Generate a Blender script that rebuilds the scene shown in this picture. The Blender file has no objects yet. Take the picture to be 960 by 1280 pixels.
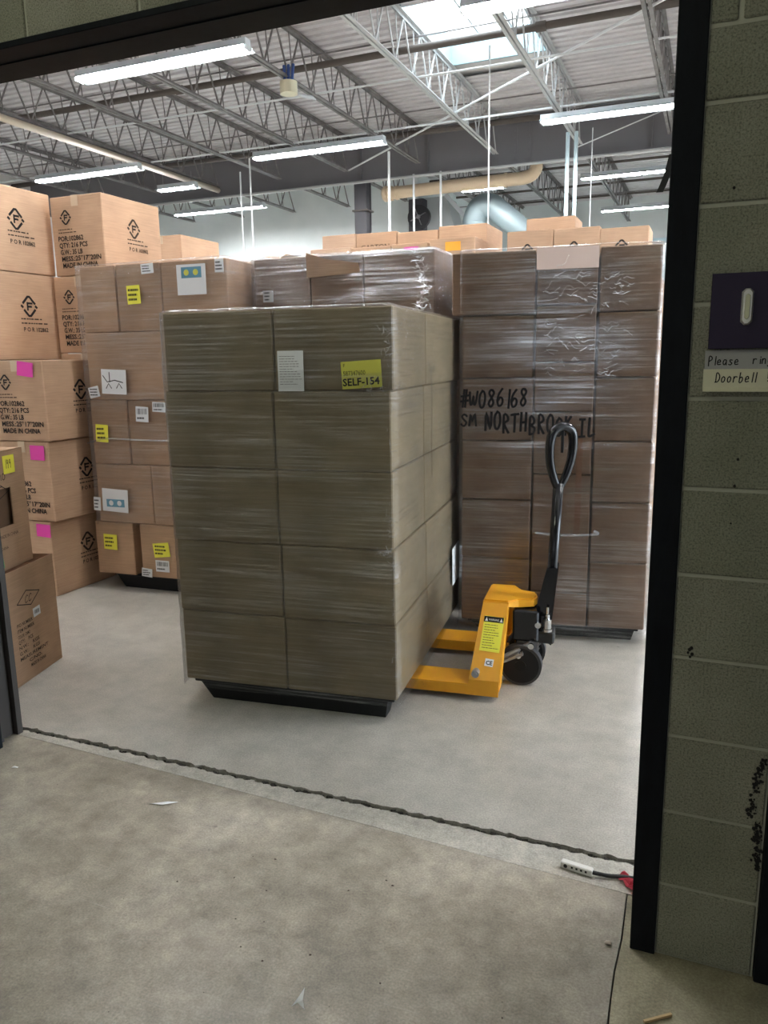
import bpy, bmesh, math, random
from mathutils import Vector, Matrix, noise
random.seed(7)
PI = math.pi
S = bpy.context.scene
COL = S.collection

# ------------------------------------------------------------------ camera
F, PITCH, ROLL, YAW, H, D = 972.53, 0.195095, -0.015913, 0.395927, 1.52169, 1.87916
fw = Vector((-math.sin(YAW)*math.cos(PITCH), math.cos(YAW)*math.cos(PITCH), -math.sin(PITCH)))
rt = Vector((math.cos(YAW), math.sin(YAW), 0))
up = rt.cross(fw)
r2 = rt*math.cos(ROLL) + up*math.sin(ROLL)
u2 = -rt*math.sin(ROLL) + up*math.cos(ROLL)
cam = bpy.data.cameras.new('camera')
cam.sensor_fit = 'HORIZONTAL'; cam.sensor_width = 36; cam.lens = F/960*36
cam.clip_start = .05; cam.clip_end = 100
co = bpy.data.objects.new('camera', cam); COL.objects.link(co)
M = Matrix((( r2.x, u2.x, -fw.x, 0), (r2.y, u2.y, -fw.y, -D), (r2.z, u2.z, -fw.z, H), (0, 0, 0, 1)))
co.matrix_world = M
S.camera = co

# ------------------------------------------------------------------ world, exposure
w = bpy.data.worlds.new('world'); S.world = w; w.use_nodes = True
w.node_tree.nodes['Background'].inputs[0].default_value = (.75, .87, 1, 1)
w.node_tree.nodes['Background'].inputs[1].default_value = 3.2
S.view_settings.view_transform = 'Standard'
S.view_settings.look = 'None'
S.view_settings.gamma = 1
S.view_settings.use_curve_mapping = False
S.view_settings.exposure = 2.05
LAMP = 34.0          # tube emission
SKY = 2.2            # skylight dome

# ------------------------------------------------------------------ materials
MATS = {}
def mat(name, col, rough=.6, metal=0.0, spec=.5, emit=None, es=0.0):
    m = bpy.data.materials.new(name); m.use_nodes = True
    b = m.node_tree.nodes['Principled BSDF']
    b.inputs['Base Color'].default_value = (*col, 1)
    b.inputs['Roughness'].default_value = rough
    b.inputs['Metallic'].default_value = metal
    b.inputs['Specular IOR Level'].default_value = spec
    if emit:
        b.inputs['Emission Color'].default_value = (*emit, 1)
        b.inputs['Emission Strength'].default_value = es
    MATS[name] = m
    return m
def N(m, t): return m.node_tree.nodes.new(t)
def L(m, a, b): m.node_tree.links.new(a, b)
def coords(m, scale=(1, 1, 1), kind='Object'):
    tc = N(m, 'ShaderNodeTexCoord'); mp = N(m, 'ShaderNodeMapping')
    mp.inputs['Scale'].default_value = scale
    L(m, tc.outputs[kind], mp.inputs['Vector'])
    return mp.outputs['Vector']
def noise_tex(m, vec, scale, detail=4, rough=.55):
    n = N(m, 'ShaderNodeTexNoise'); n.inputs['Scale'].default_value = scale
    n.inputs['Detail'].default_value = detail; n.inputs['Roughness'].default_value = rough
    L(m, vec, n.inputs['Vector']); return n.outputs['Fac']
def ramp(m, fac, stops):
    r = N(m, 'ShaderNodeValToRGB'); e = r.color_ramp.elements
    while len(e) < len(stops): e.new(.5)
    for i, (p, c) in enumerate(stops):
        e[i].position = p; e[i].color = (*c, 1) if len(c) == 3 else c
    L(m, fac, r.inputs[0]); return r.outputs[0]
def mixc(m, fac, a, b, mode='MIX'):
    n = N(m, 'ShaderNodeMix'); n.data_type = 'RGBA'; n.blend_type = mode
    if isinstance(fac, (int, float)): n.inputs[0].default_value = fac
    else: L(m, fac, n.inputs[0])
    for s, v in ((6, a), (7, b)):
        if isinstance(v, tuple): n.inputs[s].default_value = (*v, 1)
        else: L(m, v, n.inputs[s])
    return n.outputs[2]
def bump(m, h, strength=.3, dist=.01):
    b = N(m, 'ShaderNodeBump'); b.inputs['Strength'].default_value = strength; b.inputs['Distance'].default_value = dist
    L(m, h, b.inputs['Height']); L(m, b.outputs[0], m.node_tree.nodes['Principled BSDF'].inputs['Normal'])
def P(m): return m.node_tree.nodes['Principled BSDF']

def cardboard(name, base, var=.12, rough=.75):
    m = mat(name, base, rough, spec=.25)
    v = coords(m, (1, 1, 1))
    big = noise_tex(m, v, 3.0, 3)
    v2 = coords(m, (3, 3, 120))
    fl = noise_tex(m, v2, 2.0, 2)
    dk = tuple(c*(1-var*1.6) for c in base); lt = tuple(min(1, c*(1+var)) for c in base)
    c1 = ramp(m, big, [(.3, dk), (.7, lt)])
    oi = N(m, 'ShaderNodeObjectInfo')
    rv = ramp(m, oi.outputs['Random'], [(0, (.88, .87, .86)), (1, (1.0, 1.0, 1.0))])
    c2 = mixc(m, 1.0, c1, rv, 'MULTIPLY')
    c3 = mixc(m, .10, c2, ramp(m, fl, [(.3, (0, 0, 0)), (.7, (1, 1, 1))]), 'OVERLAY')
    L(m, c3, P(m).inputs['Base Color'])
    bump(m, fl, .06, .003)
    return m
cardboard('card', (.50, .32, .20))
cardboard('card_big', (.57, .375, .245), .08)
cardboard('card_pale', (.60, .43, .31), .07)
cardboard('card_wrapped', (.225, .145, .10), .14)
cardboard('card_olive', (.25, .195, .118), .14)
mat('inside_shade', (.16, .09, .05), .9)  # cardboard darkened in colour for the shade inside cartons
mat('ink', (.018, .016, .016), .7, spec=.2)
mat('ink_soft', (.06, .045, .035), .8, spec=.1)
mat('ink_grey', (.25, .24, .25), .8)
mat('paper', (.78, .79, .80), .6)
mat('paper_pink', (.74, .58, .52), .6)
mat('paper_yellow', (.62, .60, .09), .6)
mat('paper_lemon', (.85, .80, .07), .6)
mat('paper_magenta', (.80, .05, .42), .6)
mat('paper_orange', (.95, .42, .04), .6)
mat('paper_blue', (.12, .30, .42), .6)
mat('paper_green', (.10, .48, .16), .6)
mat('paper_cream', (.72, .68, .50), .6)
mat('paper_grey', (.40, .39, .38), .6)
mat('strip_brown', (.20, .095, .05), .35)
mat('tape', (.62, .48, .34), .25)
mat('black_plastic', (.006, .0065, .008), .5, spec=.3)
mat('rubber', (.02, .02, .02), .6)
mat('wheel_face', (.010, .010, .011), .5, spec=.3)
mat('wheel_tread', (.045, .045, .048), .55)
mat('chrome', (.62, .62, .62), .22, 1.0)
mat('steel', (.33, .33, .34), .4, .6)
m = mat('yellow_paint', (.80, .36, .012), .38)
v = coords(m); n_ = noise_tex(m, v, 14, 5, .7)
L(m, ramp(m, n_, [(.28, (.45, .2, .02)), (.36, (.78, .345, .012)), (.8, (.83, .39, .018))]), P(m).inputs['Base Color'])
m = mat('black_paint', (.006, .0065, .009), .16)
m = mat('frame_paint', (.013, .015, .019), .55, spec=.1)
v = coords(m, (1, 1, .3)); n_ = noise_tex(m, v, 30, 6, .7)
L(m, ramp(m, n_, [(.3, (.006, .0065, .008)), (.74, (.010, .012, .016)), (.82, (.05, .05, .05))]), P(m).inputs['Base Color'])
m = mat('track_paint', (.045, .038, .033), .5)
mat('fixture_white', (.62, .66, .70), .4)
mat('reflector_white', (.40, .47, .49), .4)
mat('tube', (1, 1, 1), .5, emit=(1.0, .985, .985), es=LAMP*1.25)
mat('tube_near_assumed', (1, 1, 1), .5, emit=(.98, 1.0, .78), es=10.0)  # tubes of the assumed entry lamp
mat('dome', (1, 1, 1), .5, emit=(.86, .95, 1.0), es=SKY)
mat('assumed_daylight', (1, 1, 1), .5, emit=(.85, .92, 1.0), es=4.0)  # glowing pane of the assumed window behind the viewer
mat('light_blue_well', (.26, .37, .41), .6)
mat('pipe_white', (.75, .78, .80), .4)
mat('pipe_blue', (.55, .70, .76), .35)
mat('pipe_dark', (.10, .085, .075), .6)
mat('pipe_tan', (.55, .47, .38), .55)
mat('duct_beige', (.66, .52, .36), .55)
mat('duct_silver', (.24, .31, .33), .5, .1)
mat('hood_grey', (.46, .50, .51), .5)
mat('girder', (.19, .185, .20), .6)
mat('column', (.07, .07, .08), .55)
mat('fan_dark', (.03, .03, .035), .5)
mat('cream', (.72, .68, .50), .45)
mat('blue_strap', (.04, .09, .30), .5)
mat('purple_board', (.020, .010, .036), .5, spec=.3)
mat('bell_white', (.72, .70, .66), .35)
mat('bell_button', (.62, .60, .40), .4)
mat('red_cloth', (.55, .04, .07), .7)
mat('wood', (.62, .45, .25), .7)
mat('crack_dirt', (.035, .031, .026), .95)
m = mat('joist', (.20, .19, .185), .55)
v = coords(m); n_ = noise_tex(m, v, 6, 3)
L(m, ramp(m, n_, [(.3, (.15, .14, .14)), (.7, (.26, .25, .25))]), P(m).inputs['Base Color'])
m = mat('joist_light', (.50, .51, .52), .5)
m = mat('deck', (.40, .36, .345), .5, .1)
v = coords(m, (1, 4, 1)); n_ = noise_tex(m, v, 2.2, 4)
L(m, ramp(m, n_, [(.3, (.58, .56, .58)), (.7, (.74, .72, .735))]), P(m).inputs['Base Color'])
m = mat('rear_wall', (.62, .68, .68), .8)
v = coords(m); n_ = noise_tex(m, v, 1.5, 4)
L(m, ramp(m, n_, [(.3, (.72, .79, .79)), (.7, (.80, .86, .86))]), P(m).inputs['Base Color'])
mat('wall_band', (.58, .76, .82), .7)
mat('side_wall', (.62, .62, .61), .85)
mat('near_ceiling', (.45, .44, .40), .9)

def concrete(name, a, b, c, rough, scale=1.0, spots=True, mid=.6):
    m = mat(name, a, rough, spec=.5)
    v = coords(m)
    n1 = noise_tex(m, v, 1.3*scale, 6, .6)
    n2 = noise_tex(m, v, 9*scale, 8, .7)
    n3 = noise_tex(m, v, 160, 3, .6)
    base = ramp(m, n1, [(.30, a), (.52, b), (.72, c)])
    base = mixc(m, mid, base, ramp(m, n2, [(.25, (.22, .22, .22)), (.75, (.78, .78, .78))]), 'OVERLAY')
    base = mixc(m, .40, base, ramp(m, n3, [(.3, (.2, .2, .2)), (.7, (.8, .8, .8))]), 'OVERLAY')
    # scuffs: stretched thin scratches
    v2 = coords(m, (1.0, 30, 1)); n4 = noise_tex(m, v2, 2.2, 3, .6)
    base = mixc(m, ramp(m, n4, [(.68, (0, 0, 0)), (.74, (.18, .18, .18))]), base, (.58, .57, .55))
    if spots:
        vo = N(m, 'ShaderNodeTexVoronoi'); vo.inputs['Scale'].default_value = 4.2; L(m, v, vo.inputs['Vector'])
        base = mixc(m, ramp(m, vo.outputs['Distance'], [(.015, (.6, .6, .6)), (.04, (0, 0, 0))]), base, (.11, .09, .075))
    L(m, base, P(m).inputs['Base Color'])
    r = ramp(m, n2, [(.2, (rough-.04,)*3), (.8, (rough+.06,)*3)]); L(m, r, P(m).inputs['Roughness'])
    bump(m, n2, .10, .006)
    return m
concrete('floor_ware', (.35, .325, .28), (.405, .38, .335), (.455, .435, .39), .30, .8, True, .42)
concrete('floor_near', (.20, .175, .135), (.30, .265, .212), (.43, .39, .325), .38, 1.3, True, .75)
concrete('floor_strip', (.35, .33, .28), (.40, .375, .325), (.45, .425, .37), .55, 2)
concrete('floor_right', (.24, .21, .135), (.31, .275, .185), (.40, .36, .26), .55)

def block_mat(name, a, b):
    m = mat(name, a, .9, spec=.2)
    v = coords(m)
    oi = N(m, 'ShaderNodeObjectInfo')
    n1 = noise_tex(m, v, 5, 4); n2 = noise_tex(m, v, 230, 4, .75)
    vo = N(m, 'ShaderNodeTexVoronoi'); vo.inputs['Scale'].default_value = 150; L(m, v, vo.inputs['Vector'])
    base = ramp(m, n1, [(.3, a), (.7, b)])
    pit = ramp(m, n2, [(.36, (.12, .12, .12)), (.5, (.5, .5, .5)), (.75, (.72, .72, .72))])
    base = mixc(m, .75, base, pit, 'OVERLAY')
    rv = ramp(m, oi.outputs['Random'], [(0, (.86, .88, .84)), (1, (1, 1, 1))])
    base = mixc(m, 1.0, base, rv, 'MULTIPLY')
    L(m, base, P(m).inputs['Base Color'])
    bump(m, n2, .8, .006)
    return m
block_mat('block', (.30, .295, .225), (.40, .385, .31))
m = mat('mortar', (.46, .45, .36), .95)
v = coords(m); n_ = noise_tex(m, v, 60, 4); bump(m, n_, .5, .003)

# stretch film: thin clear plastic, streaky gloss
def film(name, base_f, hi_f, haze, seed=0.0, bst=.8):
    m = bpy.data.materials.new(name); m.use_nodes = True; MATS[name] = m
    nt = m.node_tree; nt.nodes.clear()
    out = N(m, 'ShaderNodeOutputMaterial')
    tr = N(m, 'ShaderNodeBsdfTransparent'); tr.inputs[0].default_value = (.95, .95, .95, 1)
    gl = N(m, 'ShaderNodeBsdfGlossy'); gl.inputs['Roughness'].default_value = .16
    gl.inputs['Color'].default_value = (.95, .97, 1, 1)
    df = N(m, 'ShaderNodeBsdfDiffuse'); df.inputs[0].default_value = (.45, .45, .45, 1)
    tc = N(m, 'ShaderNodeTexCoord'); mp = N(m, 'ShaderNodeMapping'); mp.inputs['Scale'].default_value = (1.0, 1.0, 55)
    mp.inputs['Location'].default_value = (seed, seed*1.7, seed)
    L(m, tc.outputs['Object'], mp.inputs['Vector'])
    s = noise_tex(m, mp.outputs[0], 1.6, 5, .65)
    mp2 = N(m, 'ShaderNodeMapping'); mp2.inputs['Scale'].default_value = (2.2, 2.2, 9); mp2.inputs['Location'].default_value = (seed*2, 3, 1)
    L(m, tc.outputs['Object'], mp2.inputs['Vector'])
    big = noise_tex(m, mp2.outputs[0], 1.0, 4, .6)
    lw = N(m, 'ShaderNodeLayerWeight'); lw.inputs['Blend'].default_value = .25
    bm_ = N(m, 'ShaderNodeBump'); bm_.inputs['Strength'].default_value = bst; bm_.inputs['Distance'].default_value = .022
    hsum = N(m, 'ShaderNodeMath'); hsum.operation = 'MULTIPLY_ADD'; hsum.inputs[1].default_value = .35
    L(m, big, hsum.inputs[0]); L(m, s, hsum.inputs[2]); L(m, hsum.outputs[0], bm_.inputs['Height'])
    L(m, bm_.outputs[0], gl.inputs['Normal']); L(m, bm_.outputs[0], lw.inputs['Normal'])
    mr = N(m, 'ShaderNodeMapRange'); mr.inputs['From Min'].default_value = .44; mr.inputs['From Max'].default_value = .66
    mr.inputs['To Min'].default_value = base_f; mr.inputs['To Max'].default_value = hi_f
    L(m, s, mr.inputs['Value'])
    mk = N(m, 'ShaderNodeMapRange'); mk.inputs['From Min'].default_value = .42; mk.inputs['From Max'].default_value = .62; mk.inputs['To Min'].default_value = .30; mk.inputs['To Max'].default_value = 1.5
    L(m, big, mk.inputs['Value'])
    mm_ = N(m, 'ShaderNodeMath'); mm_.operation = 'MULTIPLY'; L(m, mr.outputs[0], mm_.inputs[0]); L(m, mk.outputs[0], mm_.inputs[1])
    ad = N(m, 'ShaderNodeMath'); ad.operation = 'ADD'; ad.use_clamp = True
    fm = N(m, 'ShaderNodeMath'); fm.operation = 'MULTIPLY'; fm.inputs[1].default_value = .55
    L(m, lw.outputs['Fresnel'], fm.inputs[0]); L(m, fm.outputs[0], ad.inputs[0]); L(m, mm_.outputs[0], ad.inputs[1])
    hz = N(m, 'ShaderNodeMapRange'); hz.inputs['From Min'].default_value = .35; hz.inputs['From Max'].default_value = .7
    hz.inputs['To Min'].default_value = haze*.3; hz.inputs['To Max'].default_value = haze
    L(m, big, hz.inputs['Value'])
    mx0 = N(m, 'ShaderNodeMixShader'); L(m, hz.outputs[0], mx0.inputs[0]); L(m, tr.outputs[0], mx0.inputs[1]); L(m, df.outputs[0], mx0.inputs[2])
    mx = N(m, 'ShaderNodeMixShader'); L(m, ad.outputs[0], mx.inputs[0]); L(m, mx0.outputs[0], mx.inputs[1]); L(m, gl.outputs[0], mx.inputs[2])
    L(m, mx.outputs[0], out.inputs[0])
film('film_a', .015, .17, .025, 0.3, .5)
film('film_b', .05, .24, .02, 4.1, .06)
film('film_c', .015, .22, .05, 8.7)
film('film_shiny', .25, .6, .30, 2.7, 1.0)

# ------------------------------------------------------------------ geometry helpers
def link(name, me, m, parent=None, loc=(0, 0, 0), rot=(0, 0, 0)):
    o = bpy.data.objects.new(name, me); COL.objects.link(o)
    if m is not None and len(me.materials) == 0: me.materials.append(MATS[m])
    o.location = loc; o.rotation_euler = rot
    if parent: o.parent = parent
    return o
def build(name, bm, m, parent=None, loc=(0, 0, 0), rot=(0, 0, 0), smooth=False):
    me = bpy.data.meshes.new(name); bm.to_mesh(me); bm.free()
    if smooth:
        for p in me.polygons: p.use_smooth = True
    return link(name, me, m, parent, loc, rot)
def empty(name, loc=(0, 0, 0), rz=0.0, parent=None):
    o = bpy.data.objects.new(name, None); COL.objects.link(o); o.location = loc; o.rotation_euler = (0, 0, rz)
    o.empty_display_size = .1
    if parent: o.parent = parent
    return o
def tag(o, label, cat, group=None):
    o['label'] = label; o['category'] = cat
    if group: o['group'] = group
    return o
def struct(o):
    o['kind'] = 'structure'; return o
def cub(bm, x0, x1, y0, y1, z0, z1, bev=0.0):
    vs = [bm.verts.new((x, y, z)) for x in (x0, x1) for y in (y0, y1) for z in (z0, z1)]
    fs = [(0, 1, 3, 2), (4, 6, 7, 5), (0, 4, 5, 1), (2, 3, 7, 6), (0, 2, 6, 4), (1, 5, 7, 3)]
    fc = [bm.faces.new([vs[i] for i in f]) for f in fs]
    if bev:
        es = list({e for f in fc for e in f.edges})
        bmesh.ops.bevel(bm, geom=es, offset=bev, segments=1, affect='EDGES', profile=.5)
    return vs
def boxo(name, x0, x1, y0, y1, z0, z1, m, parent=None, bev=0.0, loc=(0, 0, 0), rot=(0, 0, 0)):
    bm = bmesh.new(); cub(bm, x0, x1, y0, y1, z0, z1, bev); return build(name, bm, m, parent, loc, rot)
def hexa(bm, pts):
    """eight points: bottom four (ccw), top four (ccw)"""
    vs = [bm.verts.new(p) for p in pts]
    for f in ((3, 2, 1, 0), (4, 5, 6, 7), (0, 1, 5, 4), (1, 2, 6, 5), (2, 3, 7, 6), (3, 0, 4, 7)):
        bm.faces.new([vs[i] for i in f])
def bar(bm, a, b, w, h=None, n=4, ang=PI/4):
    """prism of n sides from a to b"""
    a = Vector(a); b = Vector(b); d = (b-a).normalized()
    ref = Vector((0, 0, 1)) if abs(d.z) < .9 else Vector((1, 0, 0))
    s = d.cross(ref).normalized(); t = s.cross(d).normalized(); h = h or w
    k = (1/math.cos(PI/n)) if n == 4 else 1
    rings = []
    for p in (a, b):
        rings.append([bm.verts.new(p + s*(math.cos(ang+2*PI*i/n)*w/2*k) + t*(math.sin(ang+2*PI*i/n)*h/2*k)) for i in range(n)])
    for i in range(n):
        j = (i+1) % n; bm.faces.new((rings[0][i], rings[0][j], rings[1][j], rings[1][i]))
    bm.faces.new(rings[0][::-1]); bm.faces.new(rings[1])
def tube(bm, pts, r, n=12, cap=True, rads=None):
    pts = [Vector(p) for p in pts]; rings = []; prev = None
    for i, p in enumerate(pts):
        d = (pts[min(i+1, len(pts)-1)] - pts[max(i-1, 0)]).normalized()
        if prev is None:
            ref = Vector((0, 0, 1)) if abs(d.z) < .9 else Vector((1, 0, 0)); s = d.cross(ref).normalized()
        else:
            s = (prev - d*prev.dot(d)).normalized()
        prev = s; t = d.cross(s); rr = rads[i] if rads else r
        rings.append([bm.verts.new(p + s*(math.cos(2*PI*k/n)*rr) + t*(math.sin(2*PI*k/n)*rr)) for k in range(n)])
    for a, b in zip(rings, rings[1:]):
        for k in range(n):
            j = (k+1) % n; bm.faces.new((a[k], a[j], b[j], b[k]))
    if cap: bm.faces.new(rings[0][::-1]); bm.faces.new(rings[-1])
def cyl(bm, c, axis, r, h, n=20, r2_=None):
    c = Vector(c); ax = {'x': Vector((1, 0, 0)), 'y': Vector((0, 1, 0)), 'z': Vector((0, 0, 1))}[axis]
    tube(bm, [c-ax*h/2, c+ax*h/2], r, n, True, [r, r2_ or r])
def smooth_curve(pts, k=6):
    pts = [Vector(p) for p in pts]; out = []
    for i in range(len(pts)-1):
        p0 = pts[max(i-1, 0)]; p1 = pts[i]; p2 = pts[i+1]; p3 = pts[min(i+2, len(pts)-1)]
        for j in range(k):
            t = j/k
            out.append(.5*((2*p1)+(p2-p0)*t+(2*p0-5*p1+4*p2-p3)*t*t+(3*p1-p0-3*p2+p3)*t**3))
    out.append(pts[-1]); return out

# face frame: +x of the local face to the right as one looks at it, +y up, +z towards the viewer
def front_m(ox, oy, oz):                      # facing -Y
    return Matrix(((1, 0, 0, ox), (0, 0, -1, oy), (0, 1, 0, oz), (0, 0, 0, 1)))
def right_m(ox, oy, oz):                      # facing +X, local x runs along +Y
    return Matrix(((0, 0, 1, ox), (1, 0, 0, oy), (0, 1, 0, oz), (0, 0, 0, 1)))
def left_m(ox, oy, oz):                       # facing -X
    return Matrix(((0, 0, -1, ox), (-1, 0, 0, oy), (0, 1, 0, oz), (0, 0, 0, 1)))
def ribbon(bm, pts, wd, z=0.0, Mx=Matrix()):
    pts = [Vector((p[0], p[1])) for p in pts]; L_ = []; R_ = []
    for i, p in enumerate(pts):
        d = pts[min(i+1, len(pts)-1)] - pts[max(i-1, 0)]
        if d.length < 1e-9: d = Vector((1, 0))
        d.normalize(); n = Vector((-d.y, d.x))*wd/2
        e = d*wd*.4*(-1 if i == 0 else (1 if i == len(pts)-1 else 0))
        L_.append(bm.verts.new(Mx @ Vector((p.x+n.x+e.x, p.y+n.y+e.y, z))))
        R_.append(bm.verts.new(Mx @ Vector((p.x-n.x+e.x, p.y-n.y+e.y, z))))
    for i in range(len(pts)-1):
        bm.faces.new((R_[i], R_[i+1], L_[i+1], L_[i]))
def rectf(bm, x0, y0, x1, y1, Mx=Matrix(), z=0.0):
    bm.faces.new([bm.verts.new(Mx @ Vector(q)) for q in ((x0, y0, z), (x1, y0, z), (x1, y1, z), (x0, y1, z))])
def slabf(bm, x0, y0, x1, y1, Mx=Matrix(), t=.001, rot=0.0):
    cx_, cy_ = (x0+x1)/2, (y0+y1)/2
    def q(x, y, z):
        dx, dy = x-cx_, y-cy_
        return Mx @ Vector((cx_+dx*math.cos(rot)-dy*math.sin(rot), cy_+dx*math.sin(rot)+dy*math.cos(rot), z))
    hexa(bm, [q(x0, y0, 0), q(x1, y0, 0), q(x1, y1, 0), q(x0, y1, 0), q(x0, y0, t), q(x1, y0, t), q(x1, y1, t), q(x0, y1, t)])
TXT = {}
def text_mesh(body, size, bold=0.0):
    key = (body, round(size, 4), bold)
    if key in TXT: return TXT[key]
    cu = bpy.data.curves.new('txt', 'FONT'); cu.body = body; cu.size = size; cu.offset = bold; cu.resolution_u = 2
    ob = bpy.data.objects.new('txt', cu); COL.objects.link(ob)
    dg = bpy.context.evaluated_depsgraph_get(); dg.update()
    me = bpy.data.meshes.new_from_object(ob.evaluated_get(dg))
    bpy.data.objects.remove(ob); bpy.data.curves.remove(cu)
    vs = [v.co.copy() for v in me.vertices]; fs = [tuple(p.vertices) for p in me.polygons]
    bpy.data.meshes.remove(me)
    TXT[key] = (vs, fs); return TXT[key]
def put_text(bm, body, x, y, size, Mx=Matrix(), sx=1.0, bold=0.0, rot=0.0, z=0.0, width=None):
    vs, fs = text_mesh(body, size, bold)
    if not vs: return
    if width: sx = width/max(v.x for v in vs)
    c, s = math.cos(rot), math.sin(rot)
    nv = [bm.verts.new(Mx @ Vector((x + v.x*sx*c - v.y*s, y + v.x*sx*s + v.y*c, z))) for v in vs]
    for f in fs:
        try: bm.faces.new([nv[i] for i in f])
        except ValueError: pass

# hand lettering: strokes in a unit cell
G = {
 '#': [[(.3, 0), (.42, 1)], [(.62, 0), (.72, 1)], [(.05, .62), (.98, .68)], [(.05, .32), (.95, .38)]],
 'W': [[(.0, .8), (.08, .3), (.2, .05), (.38, .2), (.5, .6), (.56, .2), (.7, .05), (.88, .3), (1, .85)]],
 '0': [[(.5, 1), (.2, .8), (.12, .4), (.35, .02), (.7, .1), (.85, .55), (.7, .92), (.42, 1)]],
 '8': [[(.75, .9), (.4, 1), (.2, .8), (.5, .55), (.8, .25), (.5, 0), (.2, .2), (.5, .52), (.8, .8), (.62, .98)]],
 '6': [[(.7, 1), (.3, .7), (.15, .3), (.35, 0), (.75, .1), (.8, .38), (.5, .5), (.2, .3)]],
 '1': [[(.5, 1.05), (.45, 0)]],
 '9': [[(.8, .8), (.5, 1), (.2, .75), (.45, .5), (.8, .75), (.7, 0)]],
 'S': [[(.85, .85), (.5, 1), (.2, .8), (.5, .52), (.8, .3), (.5, 0), (.12, .15)]],
 'M': [[(.05, 0), (.2, .95), (.45, .35), (.75, 1), (.95, .0)]],
 'N': [[(.1, 0), (.15, 1), (.75, .05), (.85, 1)]],
 'O': [[(.5, 1), (.15, .7), (.2, .15), (.55, 0), (.88, .35), (.8, .85), (.45, 1)]],
 'R': [[(.2, 0), (.2, 1), (.65, .95), (.75, .7), (.25, .5), (.85, 0)]],
 'T': [[(.05, .95), (.95, 1)], [(.5, 1), (.48, 0)]],
 'H': [[(.15, 0), (.2, 1)], [(.8, 0), (.82, 1)], [(.15, .45), (.82, .5)]],
 'B': [[(.2, 0), (.2, 1), (.7, .85), (.65, .6), (.25, .52), (.8, .35), (.65, .05), (.2, 0)]],
 'K': [[(.2, 0), (.2, 1)], [(.8, 1), (.25, .5), (.85, 0)]],
 'I': [[(.2, 1), (.8, 1)], [(.5, 1), (.5, .05)], [(.15, .02), (.85, .05)]],
 'L': [[(.25, 1), (.2, .1), (.4, .0), (.9, .12)]],
 ',': [[(.4, .1), (.3, -.25)]],
 'P': [[(.2, -.1), (.2, 1), (.7, .95), (.78, .65), (.25, .45)]],
 'l': [[(.4, 1), (.38, 0)]],
 'e': [[(.15, .3), (.75, .35), (.55, .62), (.2, .45), (.25, .05), (.8, .08)]],
 'a': [[(.75, .55), (.35, .6), (.15, .25), (.4, 0), (.75, .3), (.75, .55), (.8, 0)]],
 's': [[(.75, .55), (.35, .58), (.4, .35), (.75, .2), (.5, 0), (.15, .05)]],
 'r': [[(.2, 0), (.22, .58)], [(.22, .35), (.45, .58), (.8, .55)]],
 'i': [[(.45, 0), (.45, .55)], [(.45, .78), (.46, .82)]],
 'n': [[(.15, 0), (.18, .58)], [(.18, .38), (.45, .6), (.75, .5), (.78, 0)]],
 'g': [[(.75, .5), (.4, .62), (.15, .3), (.45, .05), (.75, .3), (.75, .55), (.75, -.25), (.4, -.42), (.15, -.25)]],
 'D': [[(.25, 0), (.2, 1), (.75, .8), (.9, .4), (.6, .05), (.1, 0)]],
 'o': [[(.5, .6), (.18, .4), (.3, .02), (.7, .08), (.78, .45), (.45, .6)]],
 'b': [[(.2, 1), (.2, 0), (.6, .02), (.78, .3), (.55, .55), (.2, .4)]],
 '!': [[(.5, 1), (.5, .3)], [(.5, .05), (.5, .0)]],
 'C': [[(.85, .85), (.5, 1), (.15, .6), (.25, .1), (.6, 0), (.9, .15)]],
 'A': [[(.05, 0), (.5, 1), (.9, 0)], [(.2, .35), (.75, .35)]],
 '-': [[(.2, .45), (.8, .45)]],
}
def hand(bm, body, x, y, h, adv, wd, Mx=Matrix(), slant=.0, drift=0.0, rise=0.0):
    px = x
    for i, ch in enumerate(body):
        if ch == ' ': px += adv*.7; continue
        for st in G[ch]:
            pts = [(px + q[0]*adv*.86 + q[1]*h*slant, y + rise*(px-x) + q[1]*h + drift*math.sin(i*2.1)) for q in st]
            if len(pts) > 2: pts = [(v.x, v.y) for v in smooth_curve([(a, b, 0) for a, b in pts], 3)]
            ribbon(bm, pts, wd, 0, Mx)
        px += adv*(.55 if ch in '1li,!' else 1)
    return px

# ------------------------------------------------------------------ setting: floors
def jag(n, x0, x1, y, amp, seed):
    return [(x0+(x1-x0)*i/n, y + amp*(noise.noise(Vector((i*.37+seed, seed, 0)))+.6*noise.noise(Vector((i*1.7+seed, 3, 0))))) for i in range(n+1)]
def slab(name, poly, m, th=.25, z=0.0):
    bm = bmesh.new(); top = [bm.verts.new((x, y, z)) for x, y in poly]; bot = [bm.verts.new((x, y, z-th)) for x, y in poly]
    bm.faces.new(top)
    bm.faces.new(bot[::-1])
    for i in range(len(poly)):
        j = (i+1) % len(poly); bm.faces.new((top[j], top[i], bot[i], bot[j]))
    bmesh.ops.recalc_face_normals(bm, faces=bm.faces)
    bmesh.ops.triangulate(bm, faces=[f for f in bm.faces if len(f.verts) > 4])
    return struct(build(name, bm, m))
XL, XR, YB = -15.5, 5.2, 22.3
e1 = jag(300, -3.2, .3, .374, .013, 2.2)
slab('floor', [(XL, .40)] + e1 + [(XR, .40), (XR, YB), (XL, YB)], 'floor_ware')
e2 = jag(300, -3.2, .3, .350, .012, 2.9)
fe = [(.3, .19), (-.16, .214), (-1.705, .285), (-3.2, .33)]
slab('floor_threshold', e2 + fe, 'floor_strip', .2, -.001)
slab('floor_entry', [(-3.2, .327), (-1.705, .282), (-.16, .211), (-.137, .209), (-.133, .02), (-.138, -.1), (-.134, -.28), (-.14, -.6), (-.14, -6), (-5.2, -6), (-5.2, .327)], 'floor_near', .25)
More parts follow.
